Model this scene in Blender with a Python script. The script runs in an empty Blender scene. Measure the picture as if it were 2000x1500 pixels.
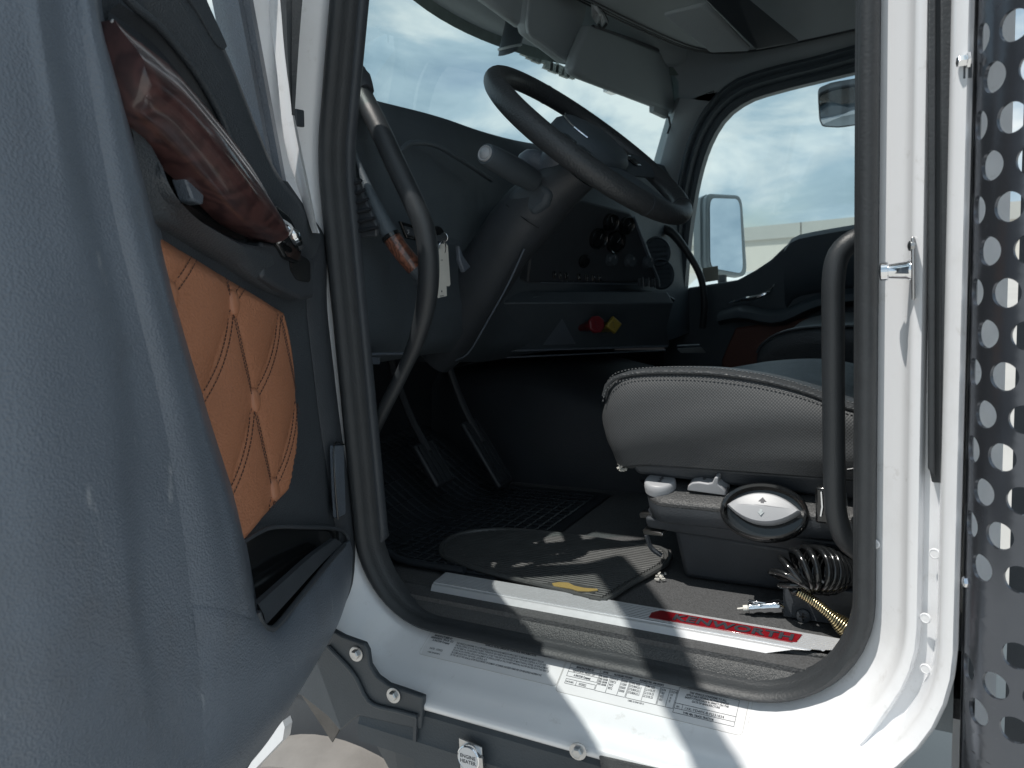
import bpy, bmesh, math, random
from mathutils import Vector, Matrix, Quaternion
random.seed(7)
V = Vector
SC = bpy.context.scene
COL = SC.collection
PI = math.pi

# ------------------------------------------------------------------ camera model (metres, X = towards the rear of the truck,
# Y = into the cab, Z = up; the photographer's lens is the origin, the yard is at Z = -1.8)
RX = (0.86606544, 0.0166551, -0.49965314)
RY = (0.49550756, -0.16125113, 0.85350473)
RZ = (-0.06635442, -0.98677286, -0.14790676)

def ray(px, py):
    q = (px - 1000.0, py - 750.0, 1500.0)
    return V((sum(a * b for a, b in zip(RX, q)), sum(a * b for a, b in zip(RY, q)), sum(a * b for a, b in zip(RZ, q))))

def U(px, py, x=None, y=None, z=None):
    """where the sight line through a photo point meets the plane x=, y= or z="""
    d = ray(px, py)
    k = x / d.x if x is not None else (y / d.y if y is not None else z / d.z)
    return d * k

def UP(px, py, p0, n):
    d = ray(px, py)
    return d * (V(p0).dot(V(n)) / d.dot(V(n)))

HINGE = V((-1.0, 1.05, 0)); DD = V((.38, -.925, 0)).normalized(); DN = V((.925, .38, 0)).normalized()
ZU = V((0, 0, 1))

def D(px, py, t=0.0):
    return UP(px, py, HINGE + DN * t, DN)

def DL(s, z, t=0.0):
    return HINGE + DD * s + DN * t + ZU * z

# ------------------------------------------------------------------ mesh helpers
def cr(pts, n, closed=False):
    """Catmull-Rom resample of points (Vectors or floats tuples) to n samples"""
    P = [V(p) for p in pts]
    m = len(P)
    if m == 2 and not closed:
        return [P[0].lerp(P[1], i / (n - 1)) for i in range(n)]
    segs = m if closed else m - 1
    # arc length param
    L = [0]
    for i in range(segs):
        L.append(L[-1] + max((P[(i + 1) % m] - P[i]).length, 1e-6))
    out = []
    for j in range(n):
        s = L[-1] * j / (n if closed else n - 1)
        i = 0
        while i < segs - 1 and s > L[i + 1]:
            i += 1
        u = (s - L[i]) / (L[i + 1] - L[i])
        if closed:
            a, b, c, d = P[(i - 1) % m], P[i], P[(i + 1) % m], P[(i + 2) % m]
        else:
            b, c = P[i], P[i + 1]
            a = P[i - 1] if i > 0 else b * 2 - c
            d = P[i + 2] if i + 2 < m else c * 2 - b
        out.append(0.5 * ((2 * b) + (c - a) * u + (2 * a - 5 * b + 4 * c - d) * u * u + (3 * b - a - 3 * c + d) * u ** 3))
    return out

class MB:
    def __init__(self):
        self.v = []; self.f = []
    def add(self, vs, fs):
        o = len(self.v)
        self.v += [V(p) for p in vs]
        self.f += [tuple(i + o for i in f) for f in fs]
        return self
    def box(self, c, size, M=None):
        M = M or Matrix.Identity(3)
        c = V(c); h = V(size) / 2
        vs = [c + M @ V((sx * h.x, sy * h.y, sz * h.z)) for sz in (-1, 1) for sy in (-1, 1) for sx in (-1, 1)]
        return self.add(vs, [(0, 2, 3, 1), (4, 5, 7, 6), (0, 1, 5, 4), (2, 6, 7, 3), (0, 4, 6, 2), (1, 3, 7, 5)])
    def hexa(self, lo, hi):
        """8 points: lower ring of 4, upper ring of 4"""
        return self.add(list(lo) + list(hi), [(3, 2, 1, 0), (4, 5, 6, 7), (0, 1, 5, 4), (1, 2, 6, 5), (2, 3, 7, 6), (3, 0, 4, 7)])
    def grid(self, rows, closed=False, capa=False, capb=False):
        n = len(rows[0]); vs = [p for r in rows for p in r]; fs = []
        for i in range(len(rows) - 1):
            for j in range(n if closed else n - 1):
                k = (j + 1) % n
                fs.append((i * n + j, i * n + k, (i + 1) * n + k, (i + 1) * n + j))
        if capa: fs.append(tuple(reversed(range(n))))
        if capb: fs.append(tuple(range((len(rows) - 1) * n, len(rows) * n)))
        return self.add(vs, fs)
    def tube(self, pts, r, n=12, closed=False, caps=True, up=None, sy=1.0):
        P = [V(p) for p in pts]; m = len(P)
        R = r if isinstance(r, (list, tuple)) else [r] * m
        T = []
        for i in range(m):
            a = P[(i - 1) % m] if (closed or i > 0) else P[i]
            b = P[(i + 1) % m] if (closed or i < m - 1) else P[i]
            T.append((b - a).normalized())
        N = V(up) if up is not None else (V((0, 0, 1)) if abs(T[0].z) < .9 else V((1, 0, 0)))
        rows = []
        for i in range(m):
            N = (N - T[i] * N.dot(T[i])).normalized()
            B = T[i].cross(N)
            rows.append([P[i] + (N * math.cos(2 * PI * k / n) + B * math.sin(2 * PI * k / n) * sy) * R[i] for k in range(n)])
        if closed:
            rows.append(rows[0])
            return self.grid(rows, True)
        return self.grid(rows, True, caps, caps)
    def lathe(self, prof, M, n=24):
        """prof: (radius, height) from bottom up, about the local z of matrix M"""
        rows = [[M @ V((r * math.cos(2 * PI * k / n), r * math.sin(2 * PI * k / n), h)) for k in range(n)] for r, h in prof]
        return self.grid(rows, True, prof[0][0] > 1e-5, prof[-1][0] > 1e-5)
    def prism(self, pts, ext):
        P = [V(p) for p in pts]; n = len(P); e = V(ext)
        fs = [tuple(reversed(range(n))), tuple(range(n, 2 * n))] + [(i, (i + 1) % n, n + (i + 1) % n, n + i) for i in range(n)]
        return self.add(P + [p + e for p in P], fs)
    def ring(self, outer, inner, ext):
        """a frame between two outlines with equally many points, given a thickness"""
        n = len(outer); e = V(ext)
        vs = [V(p) for p in outer] + [V(p) for p in inner] + [V(p) + e for p in outer] + [V(p) + e for p in inner]
        fs = []
        for i in range(n):
            j = (i + 1) % n
            fs += [(i, n + i, n + j, j), (2 * n + i, 2 * n + j, 3 * n + j, 3 * n + i), (i, j, 2 * n + j, 2 * n + i), (n + i, 3 * n + i, 3 * n + j, n + j)]
        return self.add(vs, fs)

def frame_of(n, up=(0, 0, 1), o=(0, 0, 0)):
    """matrix with local z along n, local y near up"""
    z = V(n).normalized(); y = V(up); y = (y - z * y.dot(z)).normalized(); x = y.cross(z)
    M = Matrix((x, y, z)).transposed().to_4x4(); M.translation = V(o)
    return M

WORLD = {}
def place(o, parent, M=None):
    M = M or Matrix.Identity(4)
    if parent is not None:
        o.parent = parent
        o.matrix_basis = WORLD[parent.name].inverted() @ M
    else:
        o.matrix_basis = M
    WORLD[o.name] = M.copy()
    return o

def mesh_of(name, mb, mat, smooth=35, fix=True):
    me = bpy.data.meshes.new(name)
    me.from_pydata([tuple(p) for p in mb.v], [], mb.f)
    if fix:
        bm = bmesh.new(); bm.from_mesh(me)
        bmesh.ops.remove_doubles(bm, verts=bm.verts, dist=1e-6)
        bmesh.ops.recalc_face_normals(bm, faces=bm.faces)
        bm.to_mesh(me); bm.free()
    if smooth:
        me.polygons.foreach_set('use_smooth', [True] * len(me.polygons))
        me.set_sharp_from_angle(angle=math.radians(smooth))
    me.materials.append(mat)
    me.update()
    return me

def build(name, mb, mat, parent=None, bevel=0, smooth=35, sub=0, solid=0, M=None, label=None, seg=2, off=-1):
    me = mesh_of(name, mb, mat, smooth)
    o = bpy.data.objects.new(name, me); COL.objects.link(o)
    place(o, parent, M)
    if solid:
        m = o.modifiers.new('t', 'SOLIDIFY'); m.thickness = solid; m.offset = off
    if sub:
        m = o.modifiers.new('s', 'SUBSURF'); m.levels = sub; m.render_levels = sub
    if bevel:
        m = o.modifiers.new('b', 'BEVEL'); m.width = bevel; m.segments = seg; m.limit_method = 'ANGLE'; m.angle_limit = math.radians(35)
    if label: o['label'] = label
    return o

def copy_at(o, parent, M, name=None):
    c = o.copy(); COL.objects.link(c); c.parent = None
    place(c, parent, M)
    return c

def tag(o, label, cat, group=None, kind=None):
    o['label'] = label; o['category'] = cat
    if group: o['group'] = group
    if kind: o['kind'] = kind
    return o

def thing(name, label, cat, loc, group=None, kind=None):
    o = bpy.data.objects.new(name, None); COL.objects.link(o)
    o.empty_display_size = .05
    place(o, None, Matrix.Translation(V(loc)))
    return tag(o, label, cat, group, kind)

def text(name, body, size, M, mat, parent, extrude=0, align='LEFT', bold=0, sx=1.0, shear=0, spacing=1.0, line=1.0):
    cu = bpy.data.curves.new(name, 'FONT'); cu.body = body; cu.size = size; cu.extrude = extrude; cu.align_x = align
    cu.offset = bold; cu.shear = shear; cu.space_character = spacing; cu.space_line = line; cu.resolution_u = 3
    ob = bpy.data.objects.new('tmp', cu); COL.objects.link(ob)
    dg = bpy.context.evaluated_depsgraph_get(); dg.update()
    me = bpy.data.meshes.new_from_object(ob.evaluated_get(dg))
    COL.objects.unlink(ob); bpy.data.objects.remove(ob); bpy.data.curves.remove(cu)
    me.name = name; me.materials.clear(); me.materials.append(mat)
    o = bpy.data.objects.new(name, me); COL.objects.link(o)
    return place(o, parent, M @ Matrix.Diagonal((sx, 1, 1, 1)))

# ------------------------------------------------------------------ materials
def mat(name, col, rough=.5, metal=0.0, spec=.5, coat=0.0, grain=None, mottle=None, bump2=None, marks=None):
    m = bpy.data.materials.new(name); m.use_nodes = True
    nt = m.node_tree; b = nt.nodes['Principled BSDF']
    b.inputs['Base Color'].default_value = (*col, 1); b.inputs['Roughness'].default_value = rough
    b.inputs['Metallic'].default_value = metal; b.inputs['Specular IOR Level'].default_value = spec
    b.inputs['Coat Weight'].default_value = coat; b.inputs['Coat Roughness'].default_value = .08
    tc = nt.nodes.new('ShaderNodeTexCoord')
    def noise(scale, detail=3, dist=0, out='Fac'):
        n = nt.nodes.new('ShaderNodeTexNoise'); n.inputs['Scale'].default_value = scale; n.inputs['Detail'].default_value = detail
        n.inputs['Distortion'].default_value = dist
        nt.links.new(tc.outputs['Object'], n.inputs['Vector']); return n.outputs[out]
    if mottle:      # (scale, amount, roughness amount)
        f = noise(mottle[0], 5)
        mx = nt.nodes.new('ShaderNodeMix'); mx.data_type = 'RGBA'
        mx.inputs[6].default_value = (*[c * (1 - mottle[1]) for c in col], 1); mx.inputs[7].default_value = (*[min(1, c * (1 + mottle[1])) for c in col], 1)
        nt.links.new(f, mx.inputs[0]); nt.links.new(mx.outputs[2], b.inputs['Base Color'])
        if len(mottle) > 2:
            mr = nt.nodes.new('ShaderNodeMapRange'); mr.inputs['To Min'].default_value = max(0, rough - mottle[2]); mr.inputs['To Max'].default_value = rough + mottle[2]
            nt.links.new(noise(mottle[0] * 2.3, 4), mr.inputs['Value']); nt.links.new(mr.outputs['Result'], b.inputs['Roughness'])
    for mk in marks or ():      # worn / dirty flecks: (scale xyz, from, to, colour, detail)
        mpn = nt.nodes.new('ShaderNodeMapping'); mpn.inputs['Scale'].default_value = mk[0]; mpn.inputs['Rotation'].default_value = (.3, .5, .4)
        nt.links.new(tc.outputs['Object'], mpn.inputs['Vector'])
        n = nt.nodes.new('ShaderNodeTexNoise'); n.inputs['Scale'].default_value = 1; n.inputs['Detail'].default_value = mk[4]; n.inputs['Roughness'].default_value = .7
        nt.links.new(mpn.outputs[0], n.inputs['Vector'])
        mr = nt.nodes.new('ShaderNodeMapRange'); mr.inputs['From Min'].default_value = mk[1]; mr.inputs['From Max'].default_value = mk[2]; mr.inputs['To Max'].default_value = mk[5]
        nt.links.new(n.outputs['Fac'], mr.inputs['Value'])
        mx = nt.nodes.new('ShaderNodeMix'); mx.data_type = 'RGBA'; mx.inputs[7].default_value = (*mk[3], 1)
        src = b.inputs['Base Color'].links[0].from_socket if b.inputs['Base Color'].is_linked else None
        if src: nt.links.new(src, mx.inputs[6])
        else: mx.inputs[6].default_value = (*col, 1)
        nt.links.new(mr.outputs[0], mx.inputs[0]); nt.links.new(mx.outputs[2], b.inputs['Base Color'])
    last = None
    for g in ([grain] if grain else []) + ([bump2] if bump2 else []):   # (scale, strength, kind)
        kind = g[2] if len(g) > 2 else 'noise'
        if kind == 'noise': h = noise(g[0], 2)
        else:
            n = nt.nodes.new('ShaderNodeTexVoronoi'); n.inputs['Scale'].default_value = g[0]; n.feature = 'SMOOTH_F1' if kind == 'cell' else 'F1'
            nt.links.new(tc.outputs['Object'], n.inputs['Vector']); h = n.outputs['Distance']
        bp = nt.nodes.new('ShaderNodeBump'); bp.inputs['Strength'].default_value = g[1]; bp.inputs['Distance'].default_value = .002
        nt.links.new(h, bp.inputs['Height'])
        if last: nt.links.new(last, bp.inputs['Normal'])
        last = bp.outputs['Normal']
    if last: nt.links.new(last, b.inputs['Normal'])
    return m

def glass(name, tint, refl=.06):
    m = bpy.data.materials.new(name); m.use_nodes = True; nt = m.node_tree
    for n in list(nt.nodes):
        if n.type == 'BSDF_PRINCIPLED': nt.nodes.remove(n)
    out = [n for n in nt.nodes if n.type == 'OUTPUT_MATERIAL'][0]
    t = nt.nodes.new('ShaderNodeBsdfTransparent'); t.inputs['Color'].default_value = (*tint, 1)
    g = nt.nodes.new('ShaderNodeBsdfGlossy'); g.inputs['Roughness'].default_value = .02
    lw = nt.nodes.new('ShaderNodeLayerWeight'); lw.inputs['Blend'].default_value = .5
    pw = nt.nodes.new('ShaderNodeMath'); pw.operation = 'POWER'; pw.inputs[1].default_value = 5; nt.links.new(lw.outputs['Facing'], pw.inputs[0])
    fr = nt.nodes.new('ShaderNodeMath'); fr.operation = 'MULTIPLY_ADD'; fr.inputs[1].default_value = .7; fr.inputs[2].default_value = refl; nt.links.new(pw.outputs[0], fr.inputs[0])
    mx = nt.nodes.new('ShaderNodeMixShader')
    nt.links.new(fr.outputs[0], mx.inputs[0]); nt.links.new(t.outputs[0], mx.inputs[1]); nt.links.new(g.outputs[0], mx.inputs[2])
    nt.links.new(mx.outputs[0], out.inputs['Surface'])
    return m

def wood(name, dark, light, scale):
    m = mat(name, dark, .3, coat=.7); nt = m.node_tree; b = nt.nodes['Principled BSDF']
    tc = nt.nodes.new('ShaderNodeTexCoord')
    n1 = nt.nodes.new('ShaderNodeTexNoise'); n1.inputs['Scale'].default_value = scale; n1.inputs['Detail'].default_value = 6; n1.inputs['Distortion'].default_value = 2.5
    w = nt.nodes.new('ShaderNodeTexWave'); w.inputs['Scale'].default_value = scale * .7; w.inputs['Distortion'].default_value = 14; w.inputs['Detail'].default_value = 3; w.inputs['Detail Scale'].default_value = 1.6
    for n in (n1, w): nt.links.new(tc.outputs['Object'], n.inputs['Vector'])
    ad = nt.nodes.new('ShaderNodeMath'); ad.operation = 'MULTIPLY_ADD'; ad.inputs[1].default_value = .5
    nt.links.new(w.outputs['Fac'], ad.inputs[0])
    ml = nt.nodes.new('ShaderNodeMath'); ml.operation = 'MULTIPLY'; ml.inputs[1].default_value = .6
    nt.links.new(n1.outputs['Fac'], ml.inputs[0]); nt.links.new(ml.outputs[0], ad.inputs[2])
    r = nt.nodes.new('ShaderNodeValToRGB'); r.color_ramp.elements[0].position = .22; r.color_ramp.elements[0].color = (*dark, 1)
    r.color_ramp.elements[1].position = .85; r.color_ramp.elements[1].color = (*light, 1)
    nt.links.new(ad.outputs[0], r.inputs[0]); nt.links.new(r.outputs[0], b.inputs['Base Color'])
    return m

def weave(name, c1, c2, scale, rough=.6):
    """perforated / woven cloth: fine rotated checker with bump"""
    m = mat(name, c1, rough); nt = m.node_tree; b = nt.nodes['Principled BSDF']
    tc = nt.nodes.new('ShaderNodeTexCoord'); mp = nt.nodes.new('ShaderNodeMapping'); mp.inputs['Rotation'].default_value = (0, math.radians(4), 0)
    nt.links.new(tc.outputs['Object'], mp.inputs['Vector'])
    sx = nt.nodes.new('ShaderNodeSeparateXYZ'); nt.links.new(mp.outputs[0], sx.inputs[0])
    def sin_of(sock):
        a = nt.nodes.new('ShaderNodeMath'); a.operation = 'MULTIPLY'; a.inputs[1].default_value = scale; nt.links.new(sock, a.inputs[0])
        s = nt.nodes.new('ShaderNodeMath'); s.operation = 'SINE'; nt.links.new(a.outputs[0], s.inputs[0]); return s.outputs[0]
    p = nt.nodes.new('ShaderNodeMath'); p.operation = 'MULTIPLY'; nt.links.new(sin_of(sx.outputs['X']), p.inputs[0]); nt.links.new(sin_of(sx.outputs['Z']), p.inputs[1])
    mr = nt.nodes.new('ShaderNodeMapRange'); mr.inputs['From Min'].default_value = -.6; mr.inputs['From Max'].default_value = .6; nt.links.new(p.outputs[0], mr.inputs['Value'])
    n = nt.nodes.new('ShaderNodeTexNoise'); n.inputs['Scale'].default_value = 9; n.inputs['Detail'].default_value = 4; nt.links.new(tc.outputs['Object'], n.inputs['Vector'])
    mx = nt.nodes.new('ShaderNodeMix'); mx.data_type = 'RGBA'; mx.inputs[6].default_value = (*c1, 1); mx.inputs[7].default_value = (*c2, 1)
    nt.links.new(mr.outputs[0], mx.inputs[0]); nt.links.new(mx.outputs[2], b.inputs['Base Color'])
    ad = nt.nodes.new('ShaderNodeMath'); ad.operation = 'MULTIPLY_ADD'; ad.inputs[1].default_value = 2.0; nt.links.new(n.outputs['Fac'], ad.inputs[0]); nt.links.new(mr.outputs[0], ad.inputs[2])
    bp = nt.nodes.new('ShaderNodeBump'); bp.inputs['Strength'].default_value = .22; bp.inputs['Distance'].default_value = .002
    nt.links.new(ad.outputs[0], bp.inputs['Height']); nt.links.new(bp.outputs[0], b.inputs['Normal'])
    return m

M_white = mat('white_paint', (.78, .79, .81), .22, coat=.6, mottle=(6, .03, .05), grain=(9, .05), marks=[((28, 28, 28), .60, .74, (.42, .40, .37), 8, .45), ((7, 5, 5), .52, .75, (.55, .54, .52), 6, .35)])
M_rubber = mat('seal_rubber', (.032, .036, .040), .52, grain=(260, .35), mottle=(30, .25))
M_trim = mat('door_trim_plastic', (.122, .146, .18), .38, spec=.6, grain=(430, .5, 'cell'), mottle=(7, .16, .08), bump2=(90, .12), marks=[((14, 30, 9), .635, .70, (.34, .36, .38), 9, .5), ((5, 5, 5), .50, .72, (.10, .105, .115), 5, .5)])
M_trimdk = mat('door_trim_dark', (.055, .064, .074), .45, grain=(430, .5, 'cell'), mottle=(9, .15, .07), bump2=(90, .12))
M_dash = mat('dash_plastic', (.072, .090, .106), .55, grain=(500, .4, 'cell'), mottle=(14, .15, .05))
M_dark = mat('dark_plastic', (.046, .053, .062), .48, grain=(380, .35), mottle=(20, .2))
M_black = mat('gloss_black', (.01, .011, .012), .15, coat=.5)
M_grabbar = mat('grab_bar_black', (.026, .03, .034), .42, grain=(600, .25), mottle=(25, .2, .06))
M_leather = mat('tan_leather', (.43, .185, .102), .43, grain=(300, .55, 'cell'), mottle=(9, .16, .08), bump2=(60, .3))
M_button = mat('tan_button', (.45, .195, .108), .42, mottle=(40, .1))
M_stitch = mat('dark_thread', (.05, .025, .02), .7)
M_seatlea = mat('seat_leather', (.042, .046, .05), .42, grain=(280, .5, 'cell'), mottle=(15, .15, .06), bump2=(30, .25))
M_seatmesh = weave('seat_mesh_cloth', (.043, .047, .051), (.068, .072, .076), 1150)
M_wood = wood('burl_wood', (.040, .020, .021), (.088, .042, .040), 14)
M_wood2 = wood('burl_wood_warm', (.05, .02, .014), (.24, .095, .06), 42)
M_leatherdk = mat('brown_leather', (.15, .06, .045), .5, grain=(300, .5, 'cell'), mottle=(9, .15))
M_alu = mat('brushed_aluminium', (.60, .615, .635), .42, metal=.4, mottle=(40, .06, .08))
M_chrome = mat('chrome', (.85, .86, .88), .08, metal=1)
M_steel = mat('steel_bolt', (.5, .5, .5), .3, metal=1, mottle=(60, .15))
M_brass = mat('brass_spring', (.62, .52, .3), .25, metal=1)
M_red = mat('red_enamel', (.20, .006, .012), .3, coat=.5, mottle=(70, .2))
M_blackink = mat('black_ink', (.03, .035, .045), .6)
M_speckle = mat('pebbled_grey_plastic', (.06, .062, .064), .42, grain=(330, 1.0, 'noise'), mottle=(400, .6))
M_step = mat('pebbled_step_plastic', (.055, .058, .06), .45, grain=(420, .9, 'noise'), mottle=(350, .5))
M_knob = mat('light_grey_knob', (.38, .39, .41), .42, mottle=(30, .05))
M_knobdk = mat('grey_print', (.1, .1, .11), .5)
M_mat = mat('mat_rubber', (.07, .073, .073), .38, mottle=(25, .35, .08), marks=[((30, 30, 30), .6, .7, (.17, .17, .165), 8, .5)])
M_liner = mat('liner_rubber', (.022, .026, .031), .42, mottle=(18, .3, .06))
M_carpet = mat('floor_vinyl', (.075, .077, .08), .75, grain=(300, 1.0), mottle=(260, .6))
M_head = mat('headliner_cloth', (.33, .365, .385), .9, grain=(420, .35), mottle=(8, .06))
M_visor = mat('visor_cloth', (.36, .40, .415), .85, grain=(500, .3), mottle=(6, .06))
M_console = mat('console_plastic', (.38, .42, .435), .6, grain=(350, .3, 'cell'), mottle=(10, .08))
M_mirror = mat('mirror_face', (.85, .87, .9), .015, metal=1)
M_yellow = mat('yellow_plastic', (.27, .20, .035), .4)
M_redknob = mat('red_plastic', (.16, .012, .018), .4)
M_tag = mat('tag_paper', (.78, .76, .7), .6, mottle=(30, .08))
M_paper = mat('paper_slip', (.5, .5, .42), .7, mottle=(60, .1))
M_stain = mat('dark_stainless', (.12, .13, .15), .24, metal=.8, mottle=(9, .3, .1), grain=(7, .05))
M_rocker = mat('rocker_plastic', (.048, .058, .068), .55, grain=(300, .35), mottle=(7, .3, .08))
M_dusty = mat('dusty_plastic', (.085, .08, .075), .8, grain=(120, .3), mottle=(30, .35))
M_tyre = mat('dusty_tyre', (.2, .19, .18), .85, grain=(60, .5), mottle=(14, .3))
M_foam = mat('torn_foam', (.55, .54, .5), .9, grain=(300, 1))
M_stucco = mat('stucco_wall', (.62, .60, .55), .9, grain=(8, .2), mottle=(.6, .06))
M_parapet = mat('parapet_wall', (.42, .43, .41), .9, mottle=(.7, .06))
M_ground = mat('concrete_yard', (.42, .41, .39), .9, mottle=(.9, .15), grain=(25, .4))
M_decal = mat('decal_film', (.70, .70, .71), .22, mottle=(30, .05))
M_decaledge = mat('decal_edge', (.5, .49, .47), .4)
M_emblem = mat('emblem_gold', (.34, .25, .09), .45)
M_glass = glass('cab_glass', (.77, .87, .87))
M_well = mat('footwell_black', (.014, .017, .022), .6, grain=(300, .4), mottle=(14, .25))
M_pedal = mat('pedal_black', (.016, .018, .022), .5)
M_thread = mat('grey_thread', (.10, .105, .11), .7)
M_doorglass = glass('door_glass', (.9, .95, .95))
M_plasticwrap = mat('white_plastic_film', (.55, .57, .58), .35, grain=(40, 1))
# ================================================================== SETTING
g = MB(); g.add([(-400, -300, -1.8), (400, -300, -1.8), (400, 500, -1.8), (-400, 500, -1.8)], [(0, 1, 2, 3)])
ground = build('ground', g, M_ground, smooth=0); ground['kind'] = 'structure'

# ================================================================== TRUCK CAB SHELL
cab = thing('truck_cab', 'white truck cab body around the open doorway, with black rubber seal, sill and roof lining', 'truck cab', (-.5, 2.0, -.8))

def rounded(poly, seg=12, sub=.09):
    """closed outline with rounded corners: poly = [(x, z, r)]"""
    out = []; n = len(poly)
    for i in range(n):
        a, b, c = [V((p[0], p[1])) for p in (poly[i - 1], poly[i], poly[(i + 1) % n])]
        r = poly[i][2]; u = (a - b).normalized(); w = (c - b).normalized()
        ang = u.angle(w); t = min(r / math.tan(ang / 2), (a - b).length * .48, (c - b).length * .48); r = t * math.tan(ang / 2)
        cen = b + (u + w).normalized() * (r / math.sin(ang / 2))
        p, q = b + u * t - cen, b + w * t - cen
        tot = p.angle(q); sg = 1 if p.x * q.y - p.y * q.x > 0 else -1
        for k in range(seg + 1):
            th = sg * tot * k / seg
            out.append(cen + V((p.x * math.cos(th) - p.y * math.sin(th), p.x * math.sin(th) + p.y * math.cos(th))))
    res = []
    for i in range(len(out)):
        a, b = out[i], out[(i + 1) % len(out)]
        res.append(a); L = (b - a).length; k = int(L / sub)
        for j in range(1, k):
            res.append(a.lerp(b, j / k))
    return res

OPEN = rounded([(-.085, 1.0, .10), (-.092, -.657, .175), (-1.004, -.657, .17), (-1.002, .22, .5), (-.80, 1.0, .16)])
NO = len(OPEN)
ONRM = []
for i in range(NO):
    t = (OPEN[(i + 1) % NO] - OPEN[i - 1]).normalized()
    ONRM.append(V((t.y, -t.x)) if False else V((-t.y, t.x)))
cx = sum((p.x for p in OPEN)) / NO; cz = sum((p.y for p in OPEN)) / NO
if (V((cx, cz)) - OPEN[0]).dot(ONRM[0]) > 0:
    ONRM = [-q for q in ONRM]

def O(i, o, y):
    p = OPEN[i % NO] + ONRM[i % NO] * o
    return V((p.x, y, p.y))

def sm(a, b, x):
    t = max(0, min(1, (x - a) / (b - a))); return t * t * (3 - 2 * t)

profA = [(-.02, 1.12), (0, 1.092), (.012, 1.086), (.030, 1.072), (.0365, 1.066), (.041, 1.044), (.046, 1.037), (.054, 1.034), (.0575, 1.038), (.060, 1.05), (.076, 1.05), (.079, 1.0), (.084, .992), (.094, .985), (.099, .99), (.101, 1.02)]
profB = [(-.02, 1.12), (0, 1.092), (.010, 1.074), (.022, 1.053), (.034, 1.031), (.045, 1.012), (.048, 1.003), (.055, .993), (.061, .983), (.066, .974), (.069, .968), (.073, .963), (.078, .9625), (.083, .964), (.087, .972), (.125, 1.0)]
rows = []
for i in range(NO):
    nx, nz = ONRM[i]
    wt = sm(.45, .95, nx)
    rows.append([O(i, a[0] * wt + b[0] * (1 - wt), a[1] * wt + b[1] * (1 - wt)) for a, b in zip(profA, profB)])
rows.append(rows[0])
mb = MB().grid(rows)
build('door_frame', mb, M_white, cab, smooth=50)

# seal: rubber bulb along the opening
rows = []
sealprof = [(.003, 1.094), (.002, 1.078), (-.003, 1.067), (-.010, 1.063), (-.017, 1.067), (-.021, 1.078), (-.022, 1.088), (-.0235, 1.090), (-.027, 1.098), (-.028, 1.115)]
for i in range(NO):
    nx, nz = ONRM[i]; w = 1 + .25 * sm(.3, .9, -nx) - .22 * sm(.3, .9, -nz)
    rows.append([O(i, o * w, y) for o, y in sealprof])
rows.append(rows[0])
build('door_seal', MB().grid(rows), M_rubber, cab, smooth=60)

# inner return of the opening (black trim running round the doorway)
rows = []
trimprof = [(-.026, 1.105), (-.034, 1.104), (-.038, 1.108), (-.039, 1.118), (-.036, 1.125)]
for i in range(NO):
    nx, nz = ONRM[i]
    k = 1.12 if nx < -.3 else .72
    rows.append([O(i, o * k, y) for o, y in trimprof] if nz > -.2 else [O(i, -.02, 1.1 + .001 * q) for q in range(5)])
rows.append(rows[0])
build('opening_trim', MB().grid(rows), M_dark, cab, smooth=60)

# A-pillar inner trim on the driver's side (dark, beside the windshield)
ptl = [U(705, -40, y=1.2), U(698, 60, y=1.2), U(690, 135, y=1.2), U(684, 230, y=1.2)]
rows = []
for p in cr(ptl, 10):
    rows.append([V((p.x - .055, 1.10, p.z)), V((p.x - .02, 1.13, p.z)), V((p.x - .006, 1.17, p.z)), V((p.x, 1.20, p.z)), V((p.x - .03, 1.215, p.z)), V((p.x - .12, 1.17, p.z)), V((p.x - .16, 1.08, p.z))])
build('pillar_trim', MB().grid(rows, True, True, True), M_dark, cab, smooth=40)
# pale reveal strip beside it
rows = []
for p in cr([U(701, -20, y=1.195), U(690, 110, y=1.195), U(676, 200, y=1.195), U(672, 290, y=1.195), U(676, 330, y=1.195)], 12):
    rows.append([p + V((-.004, 0, 0)), p + V((.004, -.004, 0)), p + V((.007, .004, 0))])
build('pillar_strip', MB().grid(rows), M_console, cab)

# sill: pebbled step, ribbed aluminium plate, badge
zf = -.607
mb = MB()
xs0, xs1 = -.955, -.12
prof = [(1.085, -.66), (1.10, -.632), (1.112, -.618), (1.118, -.613)] + [(1.118 + .0045 * k + (.0016 if q else 0), -.612 + (.0011 if q in (1, 2) else 0)) for k in range(7) for q in range(1)]
rows = []
pr = [(1.085, -.662), (1.098, -.634), (1.106, -.622), (1.112, -.6175)]
for k in range(6):
    y0 = 1.1135 + .0058 * k
    pr += [(y0, -.6165), (y0 + .001, -.6150), (y0 + .0042, -.6150), (y0 + .0052, -.6165)]
pr += [(1.150, -.6165), (1.152, -.606), (1.156, -.604)]
for x in [xs0 + (xs1 - xs0) * i / 24 for i in range(25)]:
    rows.append([V((x, y, z)) for y, z in pr])
build('sill_step', MB().grid(rows), M_step, cab, smooth=25)

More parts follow.
